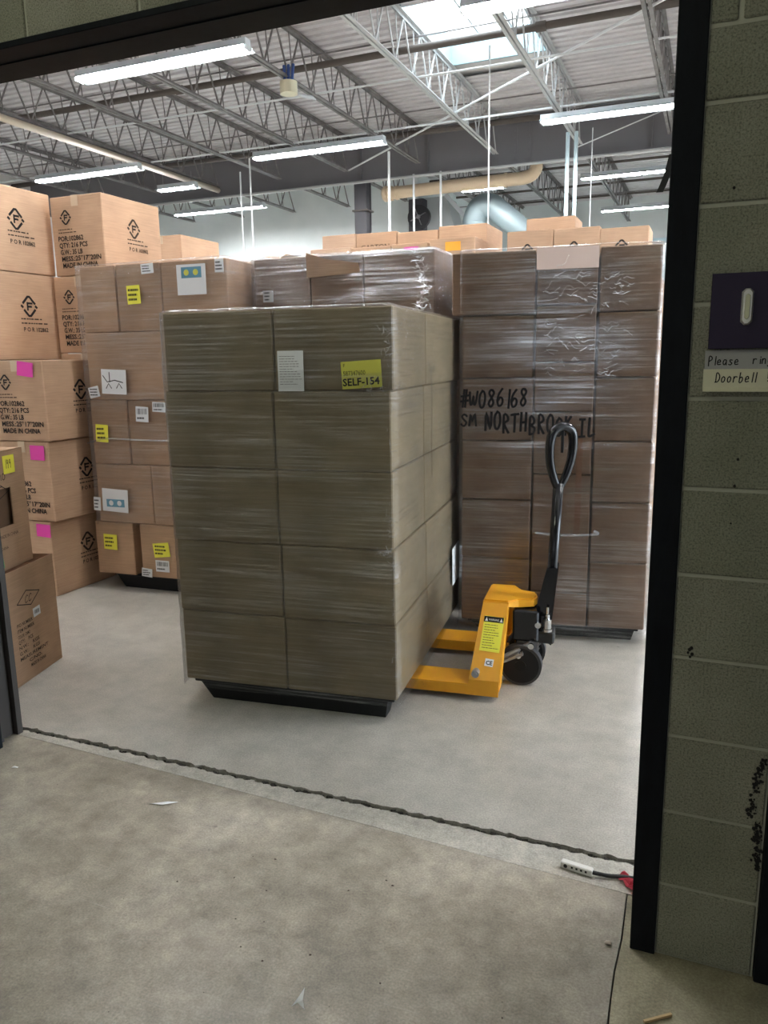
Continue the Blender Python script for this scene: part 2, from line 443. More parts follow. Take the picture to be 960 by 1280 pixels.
slab('floor_apron', [(-.1325, .207), (.3, .186), (3.2, .186), (3.2, -6), (-.135, -6), (-.1355, -.6), (-.1315, -.40), (-.1285, -.28), (-.1325, -.19), (-.1335, -.1), (-.1305, -.03), (-.1285, .02), (-.1305, .12)], 'floor_right', .25, -.0005)
struct(boxo('floor_subbase', XL, XR, -6, YB, -.32, -.026, 'crack_dirt'))
# crumbs of dirt lying in the long crack: uncountable
bm = bmesh.new()
for i in range(420):
    t = random.random(); x = -2.65 + 2.55*t; y = .362 + random.gauss(0, .006); s = random.uniform(.002, .006)
    cub(bm, x-s*1.5, x+s*1.5, y-s, y+s, -.027, -.02+s*2.2)
o = build('crack_debris', bm, 'crack_dirt'); o['kind'] = 'stuff'; tag(o, 'dark dirt crumbs filling the long crack across the doorway floor', 'dirt')

# ------------------------------------------------------------------ setting: block wall with opening
WT = .194
wall = struct(empty('wall_front'))
JZ = [.2032*i for i in range(11)] + [2.178]
def block(x0, x1, z0, z1, y0=0.0, y1=WT):
    g = .0048
    bm = bmesh.new(); cub(bm, x0+g, x1-g, y0, y1, z0+g, z1-g, .003)
    build('block', bm, 'block', wall)
def mortar(x0, x1, z0, z1): boxo('mortar', x0, x1, .006, WT-.006, z0, z1, 'mortar', wall)
# right pier, one block per course
RX0, RX1 = -.050, .182
for a, b in zip(JZ, JZ[1:]):
    block(RX0-.05 if False else RX0, RX1, a, b)
mortar(RX0, RX1, 0, 2.178)
# courses over the opening and to the sides
zz = [2.178, 2.425, 2.628, 2.831, 3.034, 3.237]
block(RX0, .012, zz[0], zz[1]); block(.012, .41, zz[0], zz[1]); block(.41, .81, zz[0], zz[1])
mortar(RX0, .81, zz[0], zz[1])
for r, (a, b) in enumerate(zip(zz[1:], zz[2:])):
    x = -4.42 + (.2 if r % 2 else 0) + .147
    while x < .75:
        block(x, min(x+.4, .81), a, b); x += .4
mortar(-4.27, .81, zz[1], zz[-1])
struct(boxo('wall_front_upper', XL, XR, .002, WT, 3.237, 5.95, 'side_wall'))
struct(boxo('wall_front_left', XL, -2.64, .002, WT, 0, 3.237, 'side_wall'))
struct(boxo('wall_front_right', 1.28, XR, .002, WT, 0, 3.237, 'side_wall'))
struct(boxo('wall_front_lintel', .81, 1.28, .002, WT, 2.178, 3.237, 'side_wall'))
# black tar blotch on the pier edge
bm = bmesh.new()
for i in range(170):
    t = random.random(); k_ = math.sin(t*PI)
    cx_ = .180 - .030*k_**.4*(1 if t > .45 else .5) + random.gauss(0, .005); cz_ = .30 + .29*t
    if cx_ > .180: continue
    rr = random.uniform(.0015, .005)
    bm.faces.new([bm.verts.new((cx_+math.cos(q)*rr*random.uniform(.5, 1.2), -.0012-.00002*i, cz_+math.sin(q)*rr*random.uniform(.6, 1.6))) for q in [-k*PI/4 for k in range(8)]])
build('tar_stain', bm, 'ink', wall)['kind'] = 'stuff'
# small drill holes
bm = bmesh.new()
for x, z, r in ((.065, 1.29, .003), (.062, 1.23, .0032), (.02, 1.86, .003), (.06, 1.145, .002), (-.005, .84, .004), (-.012, .828, .003), (-.003, .825, .004), (-.009, .836, .004), (-.007, .818, .003)):
    bm.faces.new([bm.verts.new((x+math.cos(-k*PI/5)*r, -.0008, z+math.sin(-k*PI/5)*r*1.2)) for k in range(10)])
build('drill_hole', bm, 'ink', wall)['kind'] = 'stuff'

# steel door frame of the opening
dr = struct(empty('door_1'))
OPX0, OPX1, OPZ = -2.56, -.108, 2.424
bm = bmesh.new(); cub(bm, OPX1, -.047, -.006, .010, 0, 2.44, .002); cub(bm, OPX1, OPX1+.012, -.002, WT+.012, 0, 2.43); cub(bm, -.10, -.046, .012, WT-.002, 0, 2.43)
build('jamb', bm, 'frame_paint', dr)
bm = bmesh.new(); cub(bm, OPX0-.06, OPX0, -.006, .010, 0, 2.44, .002); cub(bm, OPX0-.012, OPX0, -.002, WT+.012, 0, 2.43); cub(bm, OPX0-.08, OPX0-.012, .012, WT-.002, 0, 2.43)
build('jamb', bm, 'frame_paint', dr)
bm = bmesh.new(); cub(bm, OPX0-.06, -.05, -.006, WT+.004, OPZ-.002, OPZ+.016, .002); cub(bm, OPX0-.06, -.05, .08, WT, OPZ-.006, OPZ)
build('lintel', bm, 'frame_paint', dr)
# roller-door guides behind the wall
bm = bmesh.new(); cub(bm, OPX0-.10, OPX0-.055, WT+.012, .335, 0, 2.75, .003); cub(bm, OPX0-.055, OPX0-.035, .225, .245, 0, 2.75); cub(bm, OPX0-.055, OPX0-.03, .31, .335, 0, 2.75)
build('door_track', bm, 'track_paint', dr)
bm = bmesh.new(); cub(bm, .0, .05, WT+.002, .335, 0, 2.75, .003)
build('door_track', bm, 'track_paint', dr)
# second door beside the pier
d2 = struct(empty('door_2'))
bm = bmesh.new(); cub(bm, .184, .245, -.012, WT+.01, 0, 2.178, .003); build('jamb', bm, 'frame_paint', d2)
bm = bmesh.new(); cub(bm, 1.22, 1.28, -.012, WT+.01, 0, 2.178, .003); build('jamb', bm, 'frame_paint', d2)
boxo('door_leaf', .246, 1.219, .05, .095, .01, 2.17, 'frame_paint', d2)
# rubber strap on the warehouse side
bm = bmesh.new()
pts = [(-.120, .27, 2.00), (-.123, .27, 1.985), (-.130, .272, 1.955), (-.140, .272, 1.928), (-.146, .27, 1.914)]
for q, (a, b) in enumerate(zip(pts, pts[1:])): hexa(bm, [(a[0]-.008, a[1], a[2]), (a[0]+.008, a[1], a[2]), (a[0]+.008, a[1]+.004, a[2]), (a[0]-.008, a[1]+.004, a[2])][::-1] + [(b[0]-.008, b[1], b[2]), (b[0]+.008, b[1], b[2]), (b[0]+.008, b[1]+.004, b[2]), (b[0]-.008, b[1]+.004, b[2])][::-1])
tag(build('rubber_strap', bm, 'rubber'), 'short black rubber strap dangling from the door frame edge', 'strap')

# near room shell (behind the camera)
struct(boxo('wall_left', -5.3, -5.2, -6, 0, 0, 4.3, 'side_wall'))
struct(boxo('wall_right', 3.2, 3.3, -6, 0, 0, 4.3, 'side_wall'))
struct(boxo('wall_back', -5.3, 3.3, -6.1, -6, 0, 4.3, 'side_wall'))
w2 = struct(empty('window_assumed'))  # assumed window behind the viewer, unseen, added for glare on the right wrap
boxo('pane', .22, .56, -6.0, -5.99, 1.35, 2.15, 'assumed_daylight', w2)
bm = bmesh.new(); cub(bm, .17, .22, -6.0, -5.97, 1.30, 2.20); cub(bm, .56, .61, -6.0, -5.97, 1.30, 2.20); cub(bm, .22, .56, -6.0, -5.97, 1.30, 1.35); cub(bm, .22, .56, -6.0, -5.97, 2.15, 2.20); build('window_frame', bm, 'frame_paint', w2)
struct(boxo('ceiling_entry', -5.3, 3.3, -6, 0, 4.2, 4.26, 'near_ceiling'))

# ------------------------------------------------------------------ setting: warehouse walls
struct(boxo('wall_warehouse_left', XL-.1, XL, .0, YB, 0, 6.0, 'side_wall'))
DY0, DY1, DZT = 1.0, 4.4, 3.2                       # assumed open dock door in the right wall, unseen, added for side light
struct(boxo('wall_warehouse_right', XR, XR+.1, .0, DY0, 0, 6.0, 'side_wall'))
struct(boxo('wall_warehouse_right', XR, XR+.1, DY1, YB, 0, 6.0, 'side_wall'))
struct(boxo('wall_warehouse_right', XR, XR+.1, DY0, DY1, DZT, 6.0, 'side_wall'))
d3 = struct(empty('door_assumed'))  # frame of the assumed dock door, out of view
boxo('jamb', XR-.02, XR+.12, DY0-.06, DY0, 0, DZT, 'frame_paint', d3); boxo('jamb', XR-.02, XR+.12, DY1, DY1+.06, 0, DZT, 'frame_paint', d3); boxo('lintel', XR-.02, XR+.12, DY0-.06, DY1+.06, DZT, DZT+.06, 'frame_paint', d3)
struct(boxo('ground_outside', XR, XR+14, -8, 16, -.3, -.01, 'floor_strip'))  # unseen ground, added beyond the assumed dock door
struct(boxo('wall_rear_left', XL, -6.9, 16.7, 16.85, 0, 6.0, 'rear_wall'))
struct(boxo('wall_rear_return', -6.9, -6.75, 16.7, YB, 0, 6.0, 'rear_wall'))
struct(boxo('wall_rear_right', -6.75, XR, YB-.1, YB, 0, 6.0, 'rear_wall'))
tr = struct(empty('trim_1'))
for k in range(6):
    boxo('panel', -14.5+k*1.26, -13.3+k*1.26, 16.66, 16.7, 0, 4.05, 'wall_band', tr)
tr = struct(empty('trim_2'))
for k in range(5):
    boxo('panel', -6.5+k*2.2, -4.36+k*2.2, YB-.14, YB-.1, 0, 4.7, 'wall_band', tr)

# ------------------------------------------------------------------ setting: roof
ceil = struct(empty('ceiling'))
DZ = 5.86
def deck_mesh(x0, x1, wd=.9144):
    bm = bmesh.new(); n = 5; p = wd/n; prof = []
    for i in range(n):
        y = i*p
        prof += [(y, 0), (y+p*.52, 0), (y+p*.62, .05), (y+p*.90, .05)]
    prof.append((wd+.004, 0))
    A = [bm.verts.new((x0, y, z)) for y, z in prof]; B = [bm.verts.new((x1, y, z)) for y, z in prof]
    for i in range(len(prof)-1): bm.faces.new((A[i], A[i+1], B[i+1], B[i]))
    # lap lip of the sheet
    cub(bm, x0, x1, -.004, .016, -.005, -.001)
    me = bpy.data.meshes.new('deck_sheet'); bm.to_mesh(me); bm.free(); me.materials.append(MATS['deck']); return me
SX0, SX1, SY0, SY1 = -3.93, -2.45, 8.05, 10.36
dm = [deck_mesh(XL, SX0), deck_mesh(SX0, SX1), deck_mesh(SX1, XR)]
for k in range(25):
    y = .05 + k*.9144 - .01
    for i, me in enumerate(dm):
        if i == 1 and 7.5 < y < 10.2: continue
        o = link('deck_sheet', me, None, ceil, (0, y, DZ))
boxo('roof_cover', XL, SX0, 0, YB, DZ+.06, DZ+.08, 'side_wall', ceil)
boxo('roof_cover', SX1, XR, 0, YB, DZ+.06, DZ+.08, 'side_wall', ceil)
boxo('roof_cover', SX0, SX1, 0, 7.4, DZ+.06, DZ+.08, 'side_wall', ceil)
boxo('roof_cover', SX0, SX1, SY1+.05, YB, DZ+.06, DZ+.08, 'side_wall', ceil)
# skylight
sk = struct(empty('window_1'))
bm = bmesh.new()
cub(bm, SX0+.03, SX1-.03, SY1-.0, SY1+.04, DZ-.03, DZ+.36); cub(bm, SX0+.03, SX1-.03, 7.44, 7.48, DZ-.03, DZ+.36)
cub(bm, SX0, SX0+.03, 7.44, SY1+.04, DZ-.03, DZ+.36); cub(bm, SX1-.03, SX1, 7.44, SY1+.04, DZ-.03, DZ+.36)
build('skylight_curb', bm, 'light_blue_well', sk)
bm = bmesh.new(); nx, ny = 8, 10; V = {}
for i in range(nx+1):
    for j in range(ny+1):
        x = SX0 + (SX1-SX0)*i/nx; y = 7.44 + (SY1+.04-7.44)*j/ny
        V[i, j] = bm.verts.new((x, y, DZ+.36+.22*math.sin(PI*i/nx)**.6*math.sin(PI*j/ny)**.6))
for i in range(nx):
    for j in range(ny): bm.faces.new((V[i, j], V[i+1, j], V[i+1, j+1], V[i, j+1]))
build('skylight_dome', bm, 'dome', sk, smooth=True)
bm = bmesh.new()
for x in (-3.45, -2.95): cub(bm, x-.015, x+.015, 7.46, SY1, DZ+.30, DZ+.34)
build('glazing_bar', bm, 'joist_light', sk)

# bar joists (run along Y), girder, second bay
JB, JT = 5.19, 5.83
GY = 13.35
def joist(x, y0, y1, m, bend=0):
    bm = bmesh.new()
    for s in (-1, 1):
        cub(bm, x+s*.033-.022, x+s*.033+.022, y0+.35, y1-.15, JB-.004, JB+.004)
        cub(bm, x+s*.014-.003, x+s*.014+.003, y0+.35, y1-.15, JB, JB+.045)
        cub(bm, x+s*.036-.025, x+s*.036+.025, y0, y1, JT-.004, JT+.004)
        cub(bm, x+s*.014-.003, x+s*.014+.003, y0, y1, JT-.05, JT)
    j = build('roof_joist', bm, m, ceil)
    bm = bmesh.new(); n = max(2, int(round((y1-y0-.5)/.62))); st = (y1-y0-.5)/n
    for i in range(n):
        a = y0+.35+i*st
        bar(bm, (x, a, JB+.02), (x, a+st*.5, JT-.02), .019)
        bar(bm, (x, a+st*.5, JT-.02), (x, a+st, JB+.02), .019)
        bar(bm, (x, a+st*.18, JB+.02), (x, a+st*.06, JT-.02), .012)
    build('web', bm, m, j)
JX = [-.88 - 1.524*k for k in range(-3, 9)]
for x in JX:
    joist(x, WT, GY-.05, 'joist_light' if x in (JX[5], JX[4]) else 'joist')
    if x > -6.9: joist(x, GY+.05, YB-.1, 'joist')
    else: joist(x, GY+.05, 16.68, 'joist')
bm = bmesh.new()
cub(bm, XL, XR, GY-.012, GY+.012, 5.04, 5.80); cub(bm, XL, XR, GY-.10, GY+.10, 5.01, 5.04); cub(bm, XL, XR, GY-.10, GY+.10, 5.78, 5.805)
g = build('girder', bm, 'girder', ceil)
bm = bmesh.new()
for x in (-3.62, -3.36):
    cub(bm, x-.05, x+.05, GY-.03, GY-.012, 5.08, 5.76)
    for k in range(6): cyl(bm, (x, GY-.038, 5.14+k*.115), 'y', .018, .016, 6)
build('splice_plate', bm, 'girder', g)
bm = bmesh.new()
for x in (-6.72, -5.3, -1.2): cub(bm, x-.008, x+.008, GY-.10, GY-.012, 5.04, 5.78)
build('stiffener', bm, 'girder', g)
# column
c = struct(empty('column', (-6.72, GY, 0)))
bm = bmesh.new(); cub(bm, -.13, .13, -.13, -.11, 0, 5.0); cub(bm, -.13, .13, .11, .13, 0, 5.0); cub(bm, -.10, .10, -.11, .11, 0, 5.0)
build('shaft', bm, 'column', c)
bm = bmesh.new(); cub(bm, -.17, .17, -.16, .16, 4.43, 4.46); build('collar', bm, 'pipe_dark', c)
# bridging: thin bars along X, and two diagonal brace rods
def rod(name, a, b, r, m, parent=ceil, n=6):
    bm = bmesh.new(); tube(bm, [a, b], r, n); return build(name, bm, m, parent)
for y, z, m, r in ((8.85, JB+.03, 'pipe_white', .014), (10.95, JB+.03, 'pipe_white', .016), (5.6, JB+.03, 'joist', .012), (3.0, JB+.03, 'joist', .012), (18, JB+.03, 'joist', .012)):
    rod('bridging_rod', (XL if y < 16 else -6.7, y, z), (XR, y, z), r, m)
for y in (4.4, 6.9, 8.9, 11.9): rod('bridging_rod', (XL, y, JT-.09), (XR, y, JT-.09), .012, 'joist')
rod('brace_rod', (.6, 6.69, JB+.06), (-6.97, 14.2-1.0, JB+.02), .016, 'pipe_white')
rod('brace_rod', (-2.4, 12.9, JB-.1), (-.2, 12.9, 5.75), .010, 'pipe_white')
# purlin girts in second bay
for y in (15.3, 17.4, 19.6, 21.2): rod('bridging_rod', (-6.7, y, JT-.06), (XR, y, JT-.06), .03, 'pipe_dark')
# vertical drops
drops = [(-2.47, 12.3, 1.9, JB, .035, 'pipe_blue'), (-2.33, 12.3, 1.9, JB, .035, 'pipe_blue'), (-2.70, 8.11, 3.1, JB, .010, 'pipe_white'), (-5.61, 12.03, 3.0, JB-.02, .024, 'pipe_white'),
         (-5.55, 13.15, 3.0, 5.0, .022, 'pipe_white'), (-5.0, 13.15, 3.0, 5.0, .022, 'pipe_white'), (-8.88, 12.24, 3.0, JB, .016, 'pipe_white'), (-8.37, 11.78, 3.0, JB+.1, .016, 'pipe_white'), (-2.05, 12.2, 3.0, JB, .008, 'pipe_white')]
for x, y, z0, z1, r, m in drops: rod('drop_rod', (x, y, z0), (x, y, z1), r, m)

# pipes and ducts
def pipe(name, pts, r, m, label, cat, rings=(), n=14, k=6):
    e = empty(name, pts[0]); tag(e, label, cat)
    pl = smooth_curve([Vector(p)-Vector(pts[0]) for p in pts], k) if len(pts) > 2 else [Vector(p)-Vector(pts[0]) for p in pts]
    bm = bmesh.new(); tube(bm, pl, r, n); build('pipe_body', bm, m, e, smooth=True)
    for p, ax, rr, h in rings:
        bm = bmesh.new(); cyl(bm, Vector(p)-Vector(pts[0]), ax, rr, h, n); build('coupling', bm, m, e)
    return e
pipe('sprinkler_pipe', [(XL+.05, 8.64, 5.5), (-3.9, 8.64, 5.5), (XR-.05, 8.64, 5.5)], .045, 'pipe_dark', 'long dark sprinkler main pipe crossing under the skylight', 'pipe', [((-7.6, 8.64, 5.5), 'x', .06, .12), ((-4.2, 8.64, 5.5), 'x', .06, .12), ((-2.2, 8.64, 5.5), 'x', .06, .12)])
pipe('sprinkler_pipe', [(XL+.05, 12.75, 5.62), (XR-.05, 12.75, 5.62)], .05, 'pipe_dark', 'dark sprinkler pipe running just in front of the grey girder', 'pipe')
pipe('conduit', [(-9.9, .5, 5.12), (-10.05, 13.2, 5.12)], .055, 'pipe_tan', 'thick tan pipe running lengthwise under the left roof joists', 'pipe')
pipe('conduit', [(-12.2, GY-.2, 4.96), (3.0, GY-.2, 4.96)], .026, 'joist_light', 'pale conduit running along the bottom of the girder', 'conduit')
pipe('beige_duct', [(-6.38, 13.62, 4.79), (-5, 13.62, 4.81), (-3.75, 13.62, 4.82), (-3.50, 13.62, 4.825), (-3.36, 13.63, 4.87), (-3.28, 13.64, 4.97), (-3.27, 13.65, 5.09)], .118, 'duct_beige', 'beige round duct with an elbow hung under the girder', 'duct',
     [((-6.32, 13.62, 4.79), 'x', .15, .06), ((-6.2, 13.62, 4.79), 'x', .14, .05), ((-6.08, 13.62, 4.79), 'x', .135, .05), ((-3.85, 13.62, 4.82), 'x', .13, .05)])
d = pipe('silver_duct', [(-5.16, 16, 2.2), (-5.16, 16, 4.2), (-5.15, 16, 4.55), (-5.02, 16, 4.80), (-4.78, 16, 4.82), (-4.55, 16, 4.66), (-3.6, 16, 3.85), (-3.0, 16, 3.3)], .26, 'duct_silver', 'big silver ventilation duct with a bent elbow behind the cartons', 'duct', [((-5.16, 16, 4.35), 'z', .275, .05), ((-5.16, 16, 3.9), 'z', .275, .04)], 18)
bm = bmesh.new(); hexa(bm, [(-7.45+.75, 16.4, 3.0), (-5.35, 16.4, 3.0), (-5.35, 17.2, 3.0), (-6.7, 17.2, 3.0), (-6.7, 16.4, 5.2), (-5.95, 16.4, 5.2), (-5.95, 17.2, 5.2), (-6.7, 17.2, 5.2)])
hd = empty('ventilation_hood', (0, 0, 0)); tag(hd, 'large grey sheet metal hood behind the beige duct', 'hood')
build('hood_body', bm, 'hood_grey', hd)
bm = bmesh.new(); bar(bm, (-5.95, 16.37, 5.22), (-5.35, 16.37, 4.55), .09); bar(bm, (-5.35, 16.37, 4.6), (-5.35, 16.37, 3.0), .09); build('hood_edge', bm, 'fixture_white', hd)
fn = empty('exhaust_fan', (-6.55, 16.1, 4.72)); tag(fn, 'dark round exhaust fan in a box near the column', 'fan')
bm = bmesh.new(); cub(bm, -.22, .14, 0, .28, -.75, .42); build('housing', bm, 'column', fn)
bm = bmesh.new(); cyl(bm, (.06, -.05, 0), 'y', .27, .1, 24); build('ring', bm, 'fan_dark', fn)
bm = bmesh.new()
for k in range(4):
    a = k*PI/2+.4; bar(bm, (.06, -.11, 0), (.06+.2*math.cos(a), -.11, .2*math.sin(a)), .09, .01)
cyl(bm, (.06, -.12, 0), 'y', .05, .03, 12); build('blade', bm, 'steel', fn)

# ------------------------------------------------------------------ fluorescent fixtures
def fixture_meshes(Lh=1.22):
    out = []
    def add(name, m, f):
        bm = bmesh.new(); f(bm); me = bpy.data.meshes.new(name); bm.to_mesh(me); bm.free(); me.materials.append(MATS[m]); out.append((name, me))
    add('housing', 'fixture_white', lambda bm: cub(bm, -Lh, Lh, -.055, .055, .03, .10, .004))
    for s in (-1, 1):
        q = [(-Lh, s*.05, .034), (Lh, s*.05, .034), (Lh, s*.145, -.010), (-Lh, s*.145, -.010)]
        add('reflector', 'reflector_white', lambda bm: hexa(bm, q + [(x, y, z+.004) for x, y, z in q]))
        for a, b in ((-Lh+.03, -.02), (.02, Lh-.03)): add('tube', 'tube', lambda bm: tube(bm, [(a, s*.040, .006), (b, s*.040, .006)], .015, 8))
    for x in (-Lh, -.012, Lh-.024): add('end_socket', 'fixture_white', lambda bm: cub(bm, x, x+.024, -.065, .065, -.02, .03))
    for x in (-Lh*.75, Lh*.75): add('hanger', 'steel', lambda bm: bar(bm, (x, 0, .10), (x, 0, .30), .008))
    return out
FX = fixture_meshes(); FS = fixture_meshes(.46)
def fixture(x, y, z, label, fm=FX, rz=0.0):
    e = empty('ceiling_light', (x, y, z), rz); tag(e, label, 'ceiling light', 'fluorescent strip lights under the roof')
    for k, me in fm: link(k, me, None, e)
LZ = 4.93
lights = [(-6.20, 6.33, 'large lit strip light touching the black lintel at upper left'), (-1.33, 6.45, 'lit strip light in front of the bright skylight, cut off at the top edge'),
          (-6.30, 10.55, 'lit strip light in the middle above the wrapped pallets, left of the skylight'), (-1.36, 10.6, 'lit strip light beside the right door jamb below the skylight'),
          (-10.9, 10.2, 'lit strip light at far left just above the tall cartons'), (-1.40, 14.75, 'lit strip light right of the blue drop pipes, below the grey girder'),
          (-10.8, 14.3, 'low distant strip light on the left in front of the white rear wall'), (-1.5, 18.6, 'most distant strip light at far right against the pale rear wall'),
          (-11.0, 6.33, 'assumed strip light outside the left edge of the view, nearer row'), (-2.95, 2.14, 'assumed strip light hidden above the lintel on the left'), (1.9, 2.14, 'assumed strip light hidden above the lintel over the pallet jack'),  # unseen lamps from here on, assumed; lintel row shifted to light the loads
          (3.5, 6.4, 'assumed strip light hidden behind the block pier, second row'), (3.5, 10.6, 'assumed strip light hidden behind the block pier, third row'), (3.4, 14.75, 'added strip light hidden behind the block pier, fourth row, brightening the rear wall'), (3.4, 18.6, 'added strip light hidden behind the block pier, rearmost row, brightening the rear wall'), (-7.8, 2.14, 'assumed strip light far left outside the view, nearest row')]  # fourth-row and rearmost pier lamps: unseen, added to brighten the rear wall
for x, y, lb in lights: fixture(x, y, LZ, lb)
fixture(-10.15, 11.9, LZ, 'small bright lamp over the left cartons below the roof joists', FS)
fixture(-4.62, 14.75, LZ, 'small bright lamp just above the silver duct elbow', FS)
# assumed near-room lamp behind the camera, unseen, added to light the entry
e = empty('ceiling_light', (-1.9, -2.6, 3.9)); tag(e, 'assumed strip light on the entry ceiling behind the viewer', 'ceiling light')
TN = None
for k, me in FX:
    if k == 'hanger': continue
    if k == 'tube':
        me = me.copy(); me.materials[0] = MATS['tube_near_assumed']
    link(k, me, None, e)
# cylinder unit hanging on the joist
e = empty('ceiling_unit', (-5.40, 8.0, 4.98)); tag(e, 'cream cylindrical unit with a white flap hanging from a roof joist', 'ceiling unit')
bm = bmesh.new(); cyl(bm, (0, 0, .07), 'z', .115, .15, 24); build('body', bm, 'cream', e)
bm = bmesh.new(); hexa(bm, [(.13, .02, -.02), (.30, .10, -.05), (.28, .24, -.05), (.12, .14, -.02), (.13, .02, -.005), (.30, .10, -.035), (.28, .24, -.035), (.12, .14, -.005)]); build('flap', bm, 'fixture_white', e)
bm = bmesh.new()
for s in (-.05, .0, .05): bar(bm, (s, 0, .14), (s*1.4, .02, .36), .03)
build('strap', bm, 'blue_strap', e)

# ------------------------------------------------------------------ cartons
CM = {}
def carton_mesh(sx, sy, sz, m, bul=.004, key=None):
    k = (round(sx, 3), round(sy, 3), round(sz, 3), m, key)
    if k in CM: return CM[k]
    bm = bmesh.new(); bmesh.ops.create_cube(bm, size=1.0)
    bmesh.ops.subdivide_edges(bm, edges=bm.edges[:], cuts=2, use_grid_fill=True)
    rnd = random.Random(hash(k) & 0xffff)
    for v in bm.verts:
        c = v.co; bx, by, bz = (1-(2*c.x)**2), (1-(2*c.y)**2), (1-(2*c.z)**2)
        c.x = c.x*sx + math.copysign(bul, c.x)*(by*bz if abs(c.x) > .49 else 0)
        c.y = c.y*sy + math.copysign(bul, c.y)*(bx*bz if abs(c.y) > .49 else 0)
        c.z = c.z*sz
        c.z += sz/2
    # taped seam of the top flaps: shallow slot is drawn by two lids
    bmesh.ops.bevel(bm, geom=[e for e in bm.edges if len(e.link_faces) == 2 and e.calc_face_angle(0) > 1.0], offset=.005, segments=1, affect='EDGES')
    me = bpy.data.meshes.new('carton'); bm.to_mesh(me); bm.free(); me.materials.append(MATS[m]); CM[k] = me
    return me

def wrap_shell(name, parent, x0, x1, y0, y1, z0, z1, m, seams, nz=64, ns=150, amp=.004, lip=.07, seed=0.0, flare=None):
    """closed skirt of film round a load; seams = heights where the film dips between tiers"""
    r = .015; per = []
    W_, D_ = x1-x0, y1-y0; tot = 2*(W_+D_)
    for i in range(ns):
        d_ = tot*i/ns
        if d_ < W_: p = (x0+d_, y0); n = (0, -1)
        elif d_ < W_+D_: p = (x1, y0+d_-W_); n = (1, 0)
        elif d_ < 2*W_+D_: p = (x1-(d_-W_-D_), y1); n = (0, 1)
        else: p = (x0, y1-(d_-2*W_-D_)); n = (-1, 0)
        per.append((p, n, d_))
    bm = bmesh.new(); rows = []
    for k in range(nz+1):
        z = z0+(z1-z0)*k/nz; row = []
        dip = sum(math.exp(-((z-s)/.012)**2) for s in seams)*.006
        for (p, n, d_) in per:
            q = noise.noise(Vector((p[0]*1.6+seed, p[1]*1.6, z*26)))
            q2 = noise.noise(Vector((p[0]*5+seed, p[1]*5, z*7)))
            off = .008 + amp*q + amp*.8*q2 - dip
            off = max(off, .003)
            fl_ = flare(z) if flare else 0
            row.append(bm.verts.new((p[0]+n[0]*(off+fl_), p[1]+n[1]*(off+fl_), z + .006*noise.noise(Vector((d_*2, seed, 9)))*(k == 0))))
        rows.append(row)
    # lip folded over the top
    for t in (.3, 1.0):
        row = []
        for (p, n, d_) in per:
            l_ = lip*t*(1+.4*noise.noise(Vector((d_*3, seed, 1))))
            row.append(bm.verts.new((min(max(p[0], x0+l_), x1-l_), min(max(p[1], y0+l_), y1-l_), z1+.009+.004*noise.noise(Vector((d_*6, seed, t))))))
        rows.append(row)
    for a, b in zip(rows, rows[1:]):
        for i in range(ns):
            j = (i+1) % ns; bm.faces.new((a[i], a[j], b[j], b[i]))
    o = build(name, bm, m, parent, smooth=True)
    return o
def pallet_base(parent, x0, x1, y0, y1, h, inl=.03, inr=.03):
    bm = bmesh.new(); cub(bm, x0, x1, y0, y1, h-.018, h-.002, .003)
    yc = (y0+y1)/2
    for a, b in ((y0+.005, y0+.11), (yc-.07, yc+.07), (y1-.11, y1-.005)):
        hexa(bm, [(x0+inl+.05, a+.015, 0), (x1-inr-.015, a+.015, 0), (x1-inr-.015, b-.015, 0), (x0+inl+.05, b-.015, 0), (x0+inl, a, h-.018), (x1-inr, a, h-.018), (x1-inr, b, h-.018), (x0+inl, b, h-.018)])
    return build('pallet', bm, 'black_plastic', parent)
def label_sheet(parent, Mx, x0, y0, x1, y1, m, rot=0.0, name='label'):
    bm = bmesh.new(); slabf(bm, x0, y0, x1, y1, Mx, .0012, rot); return build(name, bm, m, parent)
def print_lines(parent, Mx, x0, y0, x1, y1, n, m='ink', seed=1, fillr=.45):
    rnd = random.Random(seed); bm = bmesh.new(); h = (y1-y0)/n
    for i in range(n):
        y = y1-(i+.5)*h; x = x0
        end = x0+(x1-x0)*rnd.uniform(.6, 1)
        while x < end:
            w_ = rnd.uniform(.05, .18)*(x1-x0); w_ = min(w_, end-x)
            rectf(bm, x, y-h*fillr/2, x+w_*.85, y+h*fillr/2, Mx, .0002); x += w_*1.1
    return build('print', bm, m, parent)
def barcode(parent, Mx, x0, y0, x1, y1, seed=1):
    rnd = random.Random(seed); bm = bmesh.new(); x = x0
    while x < x1:
        w_ = rnd.uniform(.01, .05)*(x1-x0); rectf(bm, x, y0, min(x+w_, x1), y1, Mx, .0002); x += w_+rnd.uniform(.015, .05)*(x1-x0)
    return build('barcode', bm, 'ink', parent)

# ---- central wrapped load on the pallet jack
TH = .11
ld = empty('wrapped_pallet', (-1.142, .968, 0), TH)
tag(ld, 'stretch-wrapped carton load on black pallet carried by the yellow pallet jack', 'pallet load')
CW, CD = 1.0, 1.37
zt = [.1, .43, .752, 1.074, 1.398, 1.722]
pallet_base(ld, -CW+.03, -.02, .02, CD-.03, .1, .03, .03)
first = {}
for t in range(5):
    a, b = zt[t], zt[t+1]
    jx = [0.0, -.004, -.010, -.012, .0][t]
    for ix, (xa, xb) in enumerate(((-CW, -.502), (-.500, 0))):
        for iy, (ya, yb) in enumerate(((0, .56), (.563, CD))):
            sx, sy, sz = xb-xa-.003, yb-ya-.003, b-a-.002
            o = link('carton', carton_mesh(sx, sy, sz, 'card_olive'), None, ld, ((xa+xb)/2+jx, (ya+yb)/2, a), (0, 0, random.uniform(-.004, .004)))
            first[t, ix, iy] = o
